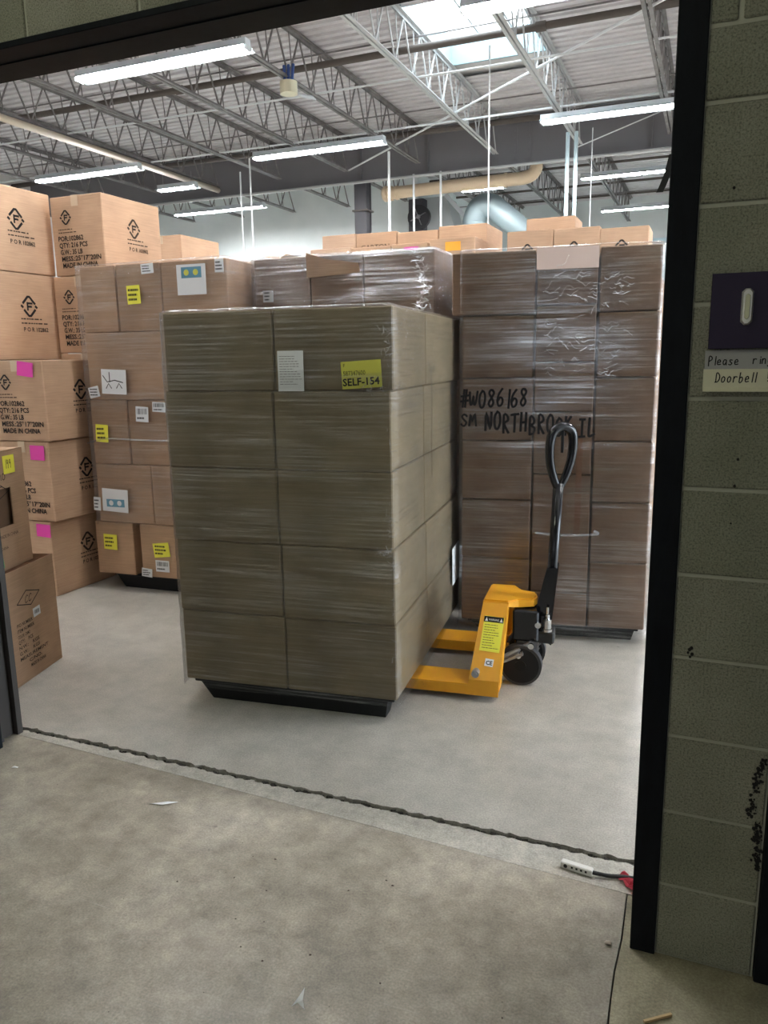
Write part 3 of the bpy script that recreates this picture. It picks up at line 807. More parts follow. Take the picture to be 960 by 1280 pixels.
wrap_shell('stretch_wrap', ld, -CW-.006, .004, -.004, CD+.006, .075, 1.722, 'film_a', zt[1:5], 80, 190, .004, .06, 1.0,
           lambda z: .006*math.exp(-((z-1.42)/.10)**2))
# delivery papers on the front
Mf = front_m(0, -.0150, 0)
lb = label_sheet(ld, Mf, -.478, 1.397, -.367, 1.557, 'paper'); lb['label'] = 'white delivery note in a pouch'
print_lines(lb, front_m(0, -.0164, 0), -.470, 1.42, -.375, 1.54, 12, 'ink_grey', 3, .25)
lb = label_sheet(ld, Mf, -.207, 1.408, -.043, 1.514, 'paper_yellow', .055); lb['label'] = 'yellow label reading SELF-154'
bm = bmesh.new(); My = front_m(0, -.0165, 0)
put_text(bm, 'F', -.2, 1.489, .018, My, rot=.055); put_text(bm, '587347600', -.2, 1.455, .026, My, rot=.055, width=.092); put_text(bm, 'SELF-154', -.202, 1.416, .040, My, rot=.055, width=.152, bold=.001)
build('print', bm, 'ink', lb)
Mr = right_m(.0150, 0, 0)
lb = label_sheet(ld, Mr, 1.10, .29, 1.29, .50, 'paper', .05); lb['label'] = 'white sheet on the side of the load'
bm = bmesh.new()
# loose twist of film on the side
ribbon(bm, [(.60, 1.47), (.61, 1.30), (.60, 1.12), (.605, .98)], .03, 0, Mr); ribbon(bm, [(.56, 1.475), (.62, 1.465), (.66, 1.47)], .03, 0, Mr)
o = build('film_tail', bm, 'film_b', ld)

def crinkle(parent, Mx, spots, n, seed, lmax=.035):
    bm = bmesh.new(); rn = random.Random(seed)
    for k in range(n):
        x, z, sx_, sz_ = rn.choice(spots); x += rn.gauss(0, sx_); z += rn.gauss(0, sz_); l_ = rn.uniform(.006, lmax); a = rn.choice([rn.gauss(0, .5), rn.gauss(1.4, .4)])
        p_ = [(x+math.cos(a)*l_*t, z+math.sin(a)*l_*t+rn.gauss(0, .0015)) for t in (0, .35, .7, 1)]
        ribbon(bm, p_, rn.uniform(.0012, .0035), rn.uniform(0, .003), Mx)
    build('film_gather', bm, 'film_shiny', parent)['kind'] = 'stuff'
crinkle(ld, Mf, [(-.03, 1.63, .02, .04), (-.02, 1.57, .01, .04), (-.06, 1.40, .04, .008), (-.01, 1.2, .006, .12), (-.02, .88, .01, .05), (-.01, .6, .004, .2), (-.04, .74, .02, .006)], 120, 21)
crinkle(ld, Mr, [(1.16, 1.08, .03, .05), (1.30, .90, .03, .04), (.6, 1.47, .04, .01), (1.25, 1.60, .01, .03), (.02, 1.40, .03, .01)], 70, 22)

# ---- right wrapped load with handwriting
TR = .148
rd = empty('wrapped_pallet', (-.724, 2.22, 0), TR)
tag(rd, 'tall stretch-wrapped carton load with black marker writing behind the pallet jack', 'pallet load')
zr = [.075, .44, .765, 1.085, 1.411, 1.735, 2.052]
cols = [(-.505, -.132), (-.130, .180), (.182, .478)]
pallet_base(rd, -.47, .45, .03, 1.15, .075, .02, .02)
rc = {}
zmid = [.075, .262, .585, .910, 1.235, 1.490, 1.775, 2.052]
stacks = [((-.505, -.130), zr), ((-.126, .178), zmid), ((.182, .478), zr)]
for ix, ((xa, xb), zs) in enumerate(stacks):
    for t in range(len(zs)-1):
        a, b = zs[t], zs[t+1]
        x0_ = -.560 if (ix == 0 and t == 5) else xa
        dy = .016 if (ix == 0 and t == 4) else random.uniform(0, .006)
        for yc_, dp in ((.28+dy, .56), (.875, .6)):
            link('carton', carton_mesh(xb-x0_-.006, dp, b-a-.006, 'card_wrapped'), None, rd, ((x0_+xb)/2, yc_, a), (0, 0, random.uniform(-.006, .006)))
label_sheet(rd, front_m(0, -.0055, 0), .098, .59, .128, 1.15, 'strip_brown', .0, 'tape')  # narrow brown strip down the middle carton column
wrap_shell('stretch_wrap', rd, -.511, .481, -.012, 1.185, .025, 2.052, 'film_b', zr[1:6], 110, 190, .0010, .05, 5.0,
           lambda z: .012*math.exp(-((z-.03)/.05)**2))
bm = bmesh.new(); Mw = front_m(0, -.0245, 0)
hand(bm, '#W086168', -.508, 1.262, .088, .047, .0115, Mw, .05, .006)
hand(bm, 'SM', -.508, 1.160, .062, .046, .0105, Mw, .02, .004)
hand(bm, 'NORTHBROOK,IL', -.378, 1.140, .092, .0455, .0125, Mw, .02, .009, -.055)
o = build('handwriting', bm, 'ink', rd); o['label'] = 'black marker writing #W086168 SM NORTHBROOK, IL'
lb = label_sheet(rd, front_m(0, -.024, 0), -.125, 1.945, .177, 2.05, 'paper_pink'); lb['label'] = 'pale pink sheet at the top edge'
bm = bmesh.new(); Mw2 = front_m(0, -.026, 0); rnd = random.Random(5)
# crumpled, shiny gathers of film
for k in range(150):
    x = rnd.choice([-.06, -.045, .05, .10, .17, .23, .28]) + rnd.gauss(0, .03); z = rnd.choice([1.90, 1.85, 1.78, 1.66, 1.58, 1.5, 1.43]) + rnd.gauss(0, .035)
    l_ = rnd.uniform(.012, .06); d1, d2 = rnd.gauss(0, .007), rnd.gauss(0, .014)
    ribbon(bm, [(x, z), (x+l_*.35, z+d1), (x+l_*.7, z+d2*.6), (x+l_, z+d2)], rnd.uniform(.0015, .0045), rnd.uniform(0, .004), Mw2)
o = build('film_gather', bm, 'film_shiny', rd); o['kind'] = 'stuff'
bm = bmesh.new(); Mw3 = front_m(0, -.03, 0)
tube(bm, [Mw3 @ Vector(q) for q in smooth_curve([(-.10, .595, 0), (.0, .585, .003), (.12, .59, .002), (.22, .6, 0), (.20, .615, 0)], 5)], .007, 6)
build('film_roll_edge', bm, 'film_shiny', rd)

# ---- mid wrapped load behind the central one
md = empty('wrapped_pallet', (-1.485, 2.47, 0), .035)
tag(md, 'stretch-wrapped carton load with bare cardboard flap, directly behind the central load', 'pallet load')
zm = [.12, .53, .93, 1.33, 1.73, 2.13]
pallet_base(md, -1.13, -.03, .03, .97, .12)
for t in range(5):
    for (xa, xb) in ((-1.16, -.78), (-.777, -.435), (-.432, 0)):
        for (ya, yb) in ((0, .5), (.503, 1.0)):
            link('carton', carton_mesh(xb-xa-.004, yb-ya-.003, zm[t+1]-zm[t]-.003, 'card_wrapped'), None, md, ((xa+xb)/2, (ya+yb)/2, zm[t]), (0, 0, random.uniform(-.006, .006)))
wrap_shell('stretch_wrap', md, -1.17, .008, -.01, 1.01, .09, 2.13, 'film_c', zm[1:5], 70, 150, .006, .08, 9.0)
Mm = front_m(0, -.024, 0)
bm = bmesh.new(); vs = [bm.verts.new(Mm @ Vector(q)) for q in ((-.79, 2.0, .001), (-.44, 2.015, .002), (-.455, 2.07, .004), (-.66, 2.10, .002), (-.79, 2.145, .002))]
bm.faces.new(vs); bmesh.ops.solidify(bm, geom=bm.faces[:], thickness=.004); o = build('carton_flap', bm, 'card_pale', md); o['label'] = 'bare pale cardboard flap'
lb = label_sheet(md, Mm, -1.09, 1.87, -1.02, 1.94, 'paper_grey'); print_lines(lb, front_m(0, -.0256, 0), -1.08, 1.875, -1.03, 1.935, 3, 'ink', 8)
bm = bmesh.new()
for k in range(110):
    z = rnd.uniform(1.76, 2.10); cx_ = -.115 + .05*math.cos((z-1.93)*9) + rnd.gauss(0, .018); l_ = rnd.uniform(.01, .04)
    ribbon(bm, [(cx_, z), (cx_+l_*.5, z+rnd.gauss(0, .006)), (cx_+l_, z+rnd.gauss(0, .012))], rnd.uniform(.0015, .005), rnd.uniform(0, .005), Mm)
build('film_gather', bm, 'film_shiny', md)['kind'] = 'stuff'

# ---- left wrapped load with mixed cartons and stickers
TL = .05
lf = empty('wrapped_pallet', (-3.723, 2.154, 0), TL)
tag(lf, 'stretch-wrapped load of mixed cartons with yellow stickers on the left', 'pallet load')
pallet_base(lf, .0, 1.0, .04, 1.0, .105, .02, .02)
rowsL = [(.105, .468, [(-.105, .205), (.258, .60), (.603, 1.0)]), (.468, .862, [(-.058, .385), (.388, .70), (.703, 1.02)]), (.862, 1.285, [(-.055, .236), (.239, .60), (.603, 1.02)]),
         (1.285, 1.712, [(-.045, .55), (.553, 1.03)]), (1.712, 2.125, [(-.05, .225), (.228, .56), (.563, 1.03)])]
lc = {}
for t, (a, b, cs) in enumerate(rowsL):
    for i, (xa, xb) in enumerate(cs):
        lc[t, i] = link('carton', carton_mesh(xb-xa-.006, .5, b-a-.004, 'card'), None, lf, ((xa+xb)/2, .25+random.uniform(0, .01), a), (0, 0, random.uniform(-.01, .01)))
    for (xa, xb) in ((-.05, .49), (.493, 1.02)):
        link('carton', carton_mesh(xb-xa-.006, .5, b-a-.004, 'card'), None, lf, ((xa+xb)/2, .76, a))
wrap_shell('stretch_wrap', lf, -.058, 1.04, -.016, 1.03, .45, 2.125, 'film_c', [.862, 1.285, 1.712], 70, 150, .006, .06, 13.0)
Ml = front_m(0, -.032, 0); Ml2 = front_m(0, -.0335, 0); Mb = front_m(0, -.006, 0); Mb2 = front_m(0, -.0075, 0)
def stick(x0, z0, x1, z1, m, rot=0.0, kind='lines', low=False, seed=1):
    A_, B_ = (Mb, Mb2) if low else (Ml, Ml2)
    o = label_sheet(lf, A_, x0, z0, x1, z1, m, rot)
    dx, dz = (x1-x0)*.1, (z1-z0)*.12
    if kind == 'lines': print_lines(o, B_, x0+dx, z0+dz, x1-dx, z1-dz, 3, 'ink', seed)
    elif kind == 'bar': barcode(o, B_, x0+dx, (z0+z1)/2, x1-dx, z1-dz, seed); print_lines(o, B_, x0+dx, z0+dz, x1-dx, (z0+z1)/2-dz, 1, 'ink', seed)
    elif kind == 'blue':
        bm = bmesh.new(); rectf(bm, x0+dx*1.6, z0+dz*(4.6 if seed else 1.8), x1-dx*1.4, z0+dz*(7.6 if seed else 4.6), B_, .0002); q = build('print', bm, 'paper_blue', o)
        bm = bmesh.new(); zc = z0+dz*(6.1 if seed else 3.2)
        for xx in (x0+dx*3.4, x1-dx*3.4):
            bm.faces.new([bm.verts.new(B_ @ Vector((xx+math.cos(k*PI/6)*.018, zc+math.sin(k*PI/6)*.018, .0006))) for k in range(12)])
        build('print', bm, 'paper_yellow' if seed else 'paper', o)
    return o
stick(.334, 1.876, .431, 1.988, 'paper_lemon', .03, seed=2)
stick(.704, 1.915, .905, 2.092, 'paper', 0, 'blue', seed=1)
stick(.45, 2.053, .54, 2.112, 'paper', .05, seed=3); stick(.97, 2.036, 1.03, 2.112, 'paper', 0, seed=4)
o = stick(.086, 1.322, .276, 1.478, 'paper', -.04, 'none'); bm = bmesh.new()
for q in ([(.10, 1.44), (.13, 1.40), (.19, 1.41), (.25, 1.395)], [(.15, 1.46), (.15, 1.40)], [(.12, 1.36), (.14, 1.39), (.16, 1.36)], [(.2, 1.36), (.22, 1.39), (.24, 1.36)]): ribbon(bm, q, .006, .0004, Ml2)
build('print', bm, 'ink', o)
stick(-.02, 1.30, .06, 1.37, 'paper', .2, 'lines', seed=6)
stick(.005, 1.011, .102, 1.125, 'paper_lemon', -.06, seed=7); stick(.331, 1.146, .426, 1.243, 'paper', -.06, 'bar', seed=8); stick(.46, 1.21, .56, 1.272, 'paper', -.05, 'bar', seed=9)
stick(.012, .546, .216, .70, 'paper', -.04, 'blue', seed=0); stick(-.062, .549, -.005, .64, 'paper', -.05, 'lines', seed=10)
stick(-.028, .277, .08, .382, 'paper_lemon', -.03, 'lines', True, 11); stick(.369, .251, .493, .347, 'paper_lemon', .12, 'lines', True, 12)
stick(.378, .15, .484, .228, 'paper', .0, 'bar', True, 13); stick(.263, .107, .345, .165, 'paper', -.08, 'lines', True, 14)
bm = bmesh.new(); tube(bm, [Ml @ Vector(q) for q in smooth_curve([(-.07, 1.0, .0), (.1, 1.035, .004), (.3, 1.03, .004), (.6, 1.03, .002), (1.0, 1.05, 0)], 4)], .006, 5); build('film_roll_edge', bm, 'film_shiny', lf)

# ------------------------------------------------------------------ loose printed cartons
def logo(bm, Mx, cx_, cy_, s, z=.0006):
    """broken diamond ring with an F-like figure inside"""
    def q(u, v): return (cx_+u*s, cy_+v*s)
    wd = s*.24
    ribbon(bm, [q(-.72, .32), q(-.38, .66), q(-.12, .93), q(.12, .93), q(.30, .74)], wd, z, Mx)
    ribbon(bm, [q(.42, .60), q(.72, .30)], wd, z, Mx)
    ribbon(bm, [q(-.62, -.40), q(-.38, -.66), q(-.12, -.92), q(.12, -.92), q(.38, -.66), q(.70, -.34)], wd, z, Mx)
    for u in (-1, 1): ribbon(bm, [q(u*.88-.06, .02), q(u*.88+.06, -.08)], wd, z, Mx)
    ribbon(bm, [q(-.20, -.34), q(-.20, .34)], wd*.8, z, Mx); ribbon(bm, [q(-.10, .30), q(.36, .30)], wd*.8, z, Mx); ribbon(bm, [q(-.10, -.02), q(.26, -.02)], wd*.8, z, Mx)
def big_print(parent, Mx, W_, Hh, full=True, fade=False):
    """carton marks in a face of width W_, height Hh (face origin lower left)"""
    m = 'ink_soft' if fade else 'ink'
    bm = bmesh.new()
    if full:
        logo(bm, Mx, W_*.30, Hh*.73, W_*.105); build('logo', bm, m, parent); bm = bmesh.new()
        for i, tx in enumerate(('POR:102862', 'QTY: 216 PCS', 'G.W.: 35 LB', 'MESS.:25*17*20IN', 'MADE IN CHINA')):
            put_text(bm, tx, W_*(.12 + .012*i), Hh*(.44-.085*i), Hh*.085, Mx, bold=.0012, width=W_*(.50, .56, .44, .78, .70)[i], z=.0006)
    else:
        logo(bm, Mx, W_*.5, Hh*.62, W_*.105); build('logo', bm, m, parent); bm = bmesh.new()
        put_text(bm, 'P O R 102862', W_*.40, Hh*.33, Hh*.07, Mx, bold=.0008, width=W_*.33, z=.0006)
    build('printing', bm, m, parent)
    x0 = W_*(.14 if full else .38)
    print_lines(parent, Mx, x0, Hh*(.525 if full else .40), x0+W_*.40, Hh*(.60 if full else .50), 2, 'ink_soft', 4, .3)
def big_carton(x, y, z, sx, sy, sz, label, front=True, side=True, rz=0.0, group=None, sidepale=False, fade=False, m='card_big', magenta=None, sidefull=False):
    """x,y = front right corner"""
    e = empty('shipping_carton', (x, y, z), rz); tag(e, label, 'carton', group)
    link('carton_body', carton_mesh(sx, sy, sz-.003, m, .006), None, e, (-sx/2, sy/2, 0))
    bm = bmesh.new(); cub(bm, -sx*.5-.03, -sx*.5+.03, .0, sy, sz-.003, sz-.0015); cub(bm, -sx*.5-.03, -sx*.5+.03, -.0075, -.0065, sz*.86, sz-.002); build('tape', bm, 'tape', e)
    if front: big_print(e, front_m(-sx, -.0066, 0), sx, sz, True, fade)
    if side: big_print(e, right_m(.0066, 0, 0), sy, sz, sidefull, True if not sidepale else False)
    if magenta:
        u, v, w_, h_, r_ = magenta; label_sheet(e, front_m(-sx, -.0072, 0), u*sx, v*sz, u*sx+w_, v*sz+h_, 'paper_magenta', r_, 'sticker')
    return e
GRP = 'large printed shipping cartons on the left'
# stack A, front row, three tiers (front right corner x,y)
big_carton(-3.93, 1.87, 0, .45, .61, .505, 'bottom carton of the front left stack, with magenta sticker and crumpled edge', True, True, -.01, GRP, magenta=(.74, .80, .12, .085, -.03))
big_carton(-3.89, 1.88, .506, .45, .61, .525, 'middle carton of the front left stack, magenta sticker near its top', True, True, .0, GRP, True, magenta=(.66, .77, .12, .095, -.02))
big_carton(-3.87, 1.875, 1.032, .45, .61, .515, 'top carton of the front left stack, with pale side and magenta sticker', True, True, .02, GRP, True, magenta=(.55, .80, .13, .09, -.12))
# supporting stack hidden further left and back
for k in range(3):
    big_carton(-4.42, 1.95+.01*k, .515*k, .60, .64, .513, ('lowest', 'second', 'third')[k] + ' carton of the stack beyond the left edge of the view', False, False, 0, GRP)
# upper two on the left, side towards the viewer
for k, (zb, h_, yy) in enumerate(((1.549, .585, 1.99), (2.136, .555, 1.96))):
    e = big_carton(-4.40, yy, zb, .60, .66 if k == 0 else .64, h_, ('leftmost carton under the top tier, logo facing right', 'leftmost carton of the top tier, logo facing right')[k], False, True, .0, GRP, True)
# second column, five tiers
for k in range(5):
    zb = .531*k
    big_carton(-3.89+(-.02 if k < 4 else .012), 2.53, zb, .45, .61, .529, ('bottom', 'second', 'third', 'fourth', 'topmost')[k] + ' carton of the tall stack behind the stickered wrapped load', k >= 3, k >= 3, .0, GRP)
# third column further back
for k in range(5):
    big_carton(-4.33, 4.0, .522*k, .43, .58, .520, ('lowest', 'second', 'third', 'fourth', 'highest')[k] + ' carton of the far plain stack seen above the stickered load', False, False, 0, GRP)

# ---- foreground open cartons by the left jamb
TC = math.atan2(.39, -.104)            # direction of the visible face
e = empty('open_carton', (-2.97, .65, 0), TC-PI/2); tag(e, 'open brown carton with a diamond mark standing by the left door jamb', 'carton')
# local: face at x=0 facing +x, running along +y
W_, Hh, Dp = .405, .565, .42
def wall_panel(bm, a, b, z0, z1, th, tilt=0.0):
    pass
bm = bmesh.new()
cub(bm, -.005, 0, 0, W_, .0, Hh); cub(bm, -Dp, -Dp+.005, 0, W_, .0, Hh); cub(bm, -Dp, 0, -.005, 0, .0, Hh); cub(bm, -Dp, 0, W_, W_+.005, .0, Hh); cub(bm, -Dp, 0, 0, W_, .001, .006)
build('carton_body', bm, 'card', e)
bm = bmesh.new(); hexa(bm, [(-Dp+.005, W_*.72, Hh), (-.02, W_*.72, Hh), (-.02, W_, Hh), (-Dp+.005, W_, Hh), (-Dp+.005, W_*.74, Hh+.002), (-.02, W_*.74, Hh+.002), (-.02, W_+.004, Hh+.004), (-Dp+.005, W_+.004, Hh+.004)])
bm.free()
bm = bmesh.new(); cub(bm, -Dp+.005, -Dp+.012, 0.005, W_-.005, Hh*.5, Hh-.004); build('flap', bm, 'inside_shade', e)  # dark panel inside the back wall, interior shade put into its colour
Mx = right_m(.0012, 0, 0)
bm = bmesh.new()
dm_ = [(.075, .395), (.155, .445), (.265, .415), (.185, .365), (.075, .395)]
for a, b in zip(dm_, dm_[1:]): ribbon(bm, [a, b], .005, 0, Mx)
hand(bm, 'CC', .135, .385, .035, .03, .004, Mx, .3)
for i, tx in enumerate(('P/O NUMBER', 'ITEM NUMBER', 'COLOR: CAMO', 'QTY:    PCS', 'N.W.:    KGS', 'G.W.:    KGS', 'MEASUREMENT', 'C/NO.', 'MADE IN CHINA')):
    put_text(bm, tx, .055+.01*i*(i > 6), .285-.028*i, .024, Mx, bold=.0004, width=(.13, .14, .10, .12, .17, .17, .24, .11, .13)[i])
build('printing', bm, 'ink_soft', e)
lb = label_sheet(e, Mx, .195, .295, .255, .340, 'paper', .06, 'sticker'); barcode(lb, right_m(.0026, 0, 0), .205, .308, .245, .328, 5)
e = empty('open_carton', (-2.985, .60, .566), TC-PI/2+.02); tag(e, 'brown carton with a hand hole and yellow sticker stacked on the diamond-marked carton', 'carton')
W2, H2, D2 = .335, .56, .40
bm = bmesh.new()
hx0, hx1, hz0, hz1 = .06, .218, .205, .385
cub(bm, -.006, 0, 0, hx0, 0, H2); cub(bm, -.006, 0, hx1, W2, 0, H2); cub(bm, -.006, 0, hx0, hx1, 0, hz0); cub(bm, -.006, 0, hx0, hx1, hz1, H2)
cub(bm, -D2, -D2+.006, 0, W2, 0, H2); cub(bm, -D2, 0, -.006, 0, 0, H2); cub(bm, -D2, 0, W2, W2+.006, 0, H2); cub(bm, -D2, 0, 0, W2, 0, .006); cub(bm, -D2, 0, 0, W2, H2-.006, H2)
build('carton_body', bm, 'card', e)
bm = bmesh.new(); cub(bm, -.03, -.025, .01, W2-.01, .02, H2-.02); build('shade_sheet', bm, 'inside_shade', e)  # dark sheet behind the hand hole, painted shade of the carton inside
bm = bmesh.new()
ribbon(bm, [(.0, .43), (.12, .415), (.17, .385)], .004, 0, Mx); hand(bm, 'C09', .0, .52, .032, .04, .004, Mx); hand(bm, 'CAMO', .06, .425, .03, .032, .004, Mx)
ribbon(bm, [(.03, .40), (.15, .395), (.20, .37), (.12, .34)], .005, 0, Mx)
put_text(bm, 'MADE IN CHINA', .09, .155, .022, Mx, rot=.0, width=.15); put_text(bm, 'CHINA', .09, .10, .02, Mx, width=.06)
build('printing', bm, 'ink_soft', e)
lb = label_sheet(e, Mx, .175, .45, .265, .535, 'paper_lemon', .0, 'sticker'); bm = bmesh.new(); hand(bm, '199', .19, .475, .04, .02, .003, right_m(.003, 0, 0)); build('print', bm, 'ink_soft', lb)
lb = label_sheet(e, Mx, .02, .015, .10, .06, 'paper_green', .1, 'sticker')

# ------------------------------------------------------------------ cartons seen over the tops, on loads behind
def rear_load(name_label, x0, x1, y0, y1, ztop, nt, nx):
    e = empty('pallet_load', (x0, y0, 0)); tag(e, name_label, 'pallet load')
    pallet_base(e, .02, x1-x0-.02, .02, y1-y0-.02, .12)
    hs = (ztop-.12)/nt; ws = (x1-x0)/nx
    for t in range(nt):
        for i in range(nx):
            link('carton', carton_mesh(ws-.004, y1-y0-.004, hs-.003, 'card'), None, e, ((i+.5)*ws, (y1-y0)/2, .12+t*hs))
RZ = 2.08
rear_load('plain carton load whose top row shows above the marker-written load', -1.50, -.38, 3.98, 4.95, RZ, 5, 3)
rear_load('plain carton load whose top rows show above the mid wrapped load', -3.22, -1.60, 3.98, 4.95, RZ, 5, 5)
rear_load('plain narrow carton load behind the gap beside the stickered load', -3.85, -3.28, 3.98, 4.7, RZ, 5, 2)
def small_carton(x, y, z, sx, sy, sz, label, rz=0.0, sticker=None, logo_=False, m='card_big', txt=None):
    e = empty('small_carton', (x, y, z), rz); tag(e, label, 'carton', 'cartons showing above the wrapped loads')
    link('carton_body', carton_mesh(sx, sy, sz-.002, m, .002), None, e, (sx/2, sy/2, 0))
    Mx = front_m(0, -.003, 0)
    bm = bmesh.new(); cub(bm, 0, sx, sy*.5-.025, sy*.5+.025, sz-.002, sz-.001); build('tape', bm, 'tape', e)
    if sticker: label_sheet(e, Mx, sx*.35, sz-.095, sx*.35+.12, sz-.03, sticker, 0, 'sticker')
    if logo_:
        bm = bmesh.new(); logo(bm, Mx, sx*.45, sz*.56, .05, .0004); build('printing', bm, 'ink', e)
    if txt:
        bm = bmesh.new(); put_text(bm, txt, sx*.12, sz*.72, .05, Mx, width=sx*.7, z=.0004); build('printing', bm, 'ink_soft', e)

small_carton(-1.445, 4.0, RZ, .336, .34, .335, 'left one of three logo cartons in the front row above the marker-written load', 0, None, True)
small_carton(-1.105, 4.0, RZ, .322, .34, .33, 'middle one of three logo cartons in the front row above the marker-written load', 0, None, True)
small_carton(-.780, 4.0, RZ, .326, .34, .31, 'right one of three logo cartons in the front row above the marker-written load', 0, None, True)
small_carton(-1.385, 4.37, RZ, .37, .34, .475, 'taller carton standing behind the three logo cartons at the right')
small_carton(-2.045, 4.0, RZ, .36, .36, .325, 'carton with an orange sticker above the mid wrapped load', .0, 'paper_orange')
small_carton(-2.358, 4.0, RZ, .295, .34, .31, 'carton with a magenta sticker above the mid wrapped load', 0, 'paper_magenta')
small_carton(-2.70, 4.0, RZ, .335, .34, .305, 'plain low carton left of the magenta-stickered one', 0, None)
small_carton(-3.07, 4.0, RZ, .36, .34, .315, 'low carton at the left end of the front row above the mid load', 0, None, False, 'card_pale')
small_carton(-3.15, 4.38, RZ, .315, .36, .475, 'pale carton at the left end of the back row near the grey column', 0, None, False, 'card_pale')
small_carton(-2.83, 4.38, RZ, .365, .36, .47, 'printed carton second from the left in the back row', 0, None, False, 'card_big', 'CARTON')
small_carton(-2.46, 4.38, RZ, .355, .36, .455, 'plain carton third from the left in the back row', 0)
small_carton(-2.10, 4.38, RZ, .40, .50, .475, 'big carton at the right end of the back row beside the silver duct', 0)
e = empty('small_carton', (-3.77, 4.0, RZ)); tag(e, 'opened carton with a dark gap and yellow flaps behind the left loads', 'carton', 'cartons showing above the wrapped loads')
bm = bmesh.new(); cub(bm, 0, .40, 0, .006, 0, .26); cub(bm, 0, .40, .334, .34, 0, .28); cub(bm, 0, .006, 0, .34, 0, .26); cub(bm, .394, .40, 0, .34, 0, .26); cub(bm, 0, .4, 0, .34, 0, .006); build('carton_body', bm, 'card_big', e)
bm = bmesh.new(); hexa(bm, [(.02, .33, .28), (.38, .33, .28), (.38, .336, .28), (.02, .336, .28), (.06, .38, .345), (.34, .38, .325), (.34, .386, .325), (.06, .386, .345)]); hexa(bm, [(.394, .02, .26), (.4, .02, .26), (.4, .3, .26), (.394, .3, .26), (.46, .02, .30), (.466, .02, .30), (.466, .3, .30), (.46, .3, .30)]); build('flap', bm, 'card_pale', e)
bm = bmesh.new(); cub(bm, .02, .38, .02, .32, .10, .12); build('shade_sheet', bm, 'inside_shade', e)  # dark sheet in the open carton, standing in for its inner shade

# ------------------------------------------------------------------ pallet jack
# local frame: x along the forks towards the handle, y away from the doorway
jk = empty('pallet_jack', (-.80, 1.31, 0), TH); tag(jk, 'yellow hand pallet jack with black loop handle and black wheels', 'pallet jack')
FWD = .685; C2 = FWD/2
def fork(v0, v1):
    bm = bmesh.new()
    cub(bm, -1.16, 0, v0, v1, .068, .078, .002)
    cub(bm, -1.13, 0, v0, v0+.008, .026, .069); cub(bm, -1.13, 0, v1-.008, v1, .026, .069)
    hexa(bm, [(-1.22, v0+.03, .045), (-1.16, v0, .03), (-1.16, v1, .03), (-1.22, v1-.03, .045), (-1.22, v0+.03, .06), (-1.16, v0, .078), (-1.16, v1, .078), (-1.22, v1-.03, .06)])
    f = build('fork', bm, 'yellow_paint', jk)
    bm = bmesh.new()
    for s in (-.06, .06): cyl(bm, (-1.02+s, (v0+v1)/2, .035), 'y', .033, .07, 16)
    build('load_roller', bm, 'wheel_tread', f)
    bm = bmesh.new(); cub(bm, -.9, -.02, (v0+v1)/2-.012, (v0+v1)/2+.012, .035, .05); build('push_rod', bm, 'black_paint', f)
fork(0, .16); fork(FWD-.16, FWD)
# A-shaped bulkhead: slanted side plates leaning in towards the middle
def side_plate(mirror):
    def q(u, v, z): return (u, FWD-v if mirror else v, z)
    bm = bmesh.new(); T = .012
    lo = [(-.138, .0, .074), (.006, .0, .074), (.010, .0, .12), (-.128, .0, .12)]
    # foot, slanted plate, both solid
    def plate(a, b, c, d, inn):
        pts = [q(*a), q(*b), q(*(b[0], b[1]+inn, b[2])), q(*(a[0], a[1]+inn, a[2])), q(*d), q(*c), q(*(c[0], c[1]+inn, c[2])), q(*(d[0], d[1]+inn, d[2]))]
        if mirror: pts = [pts[i] for i in (3, 2, 1, 0, 7, 6, 5, 4)]
        hexa(bm, pts)
    plate((-.138, -.002, .026), (.004, -.002, .026), (.008, .0, .10), (-.128, .0, .10), .014)
    plate((-.128, .0, .10), (.008, .0, .10), (.018, .205, .400), (-.098, .205, .400), .02)
    # flange towards the handle
    plate((-.006, .002, .05), (.008, .002, .05), (.018, .207, .40), (.004, .207, .40), .07)
    return build('bulkhead_side', bm, 'yellow_paint', jk)
sp = side_plate(False); side_plate(True)
bm = bmesh.new()
hexa(bm, [(-.02, .012, .03), (-.008, .012, .03), (-.008, FWD-.012, .03), (-.02, FWD-.012, .03), (-.012, .03, .13), (0, .03, .13), (0, FWD-.03, .13), (-.012, FWD-.03, .13)])
build('cross_plate', bm, 'yellow_paint', jk)
# cap with a tongue over the pump
bm = bmesh.new()
prof = [(-.100, .208), (.020, .205), (.060, .262), (.128, .290), (.140, C2), (.128, FWD-.290), (.060, FWD-.262), (.020, FWD-.205), (-.100, FWD-.208)]
t_ = [bm.verts.new((x, y, .412 if x < .03 else .408)) for x, y in prof]; b_ = [bm.verts.new((x, y, .385 if x < .03 else .368)) for x, y in prof]
bm.faces.new(t_); bm.faces.new(b_[::-1])
for i in range(len(prof)): j = (i+1) % len(prof); bm.faces.new((t_[j], t_[i], b_[i], b_[j]))
bmesh.ops.recalc_face_normals(bm, faces=bm.faces)
bmesh.ops.bevel(bm, geom=[e_ for e_ in bm.edges if e_.verts[0].co.z > .40 and e_.verts[1].co.z > .40], offset=.008, segments=2, affect='EDGES')
build('cap', bm, 'yellow_paint', jk)
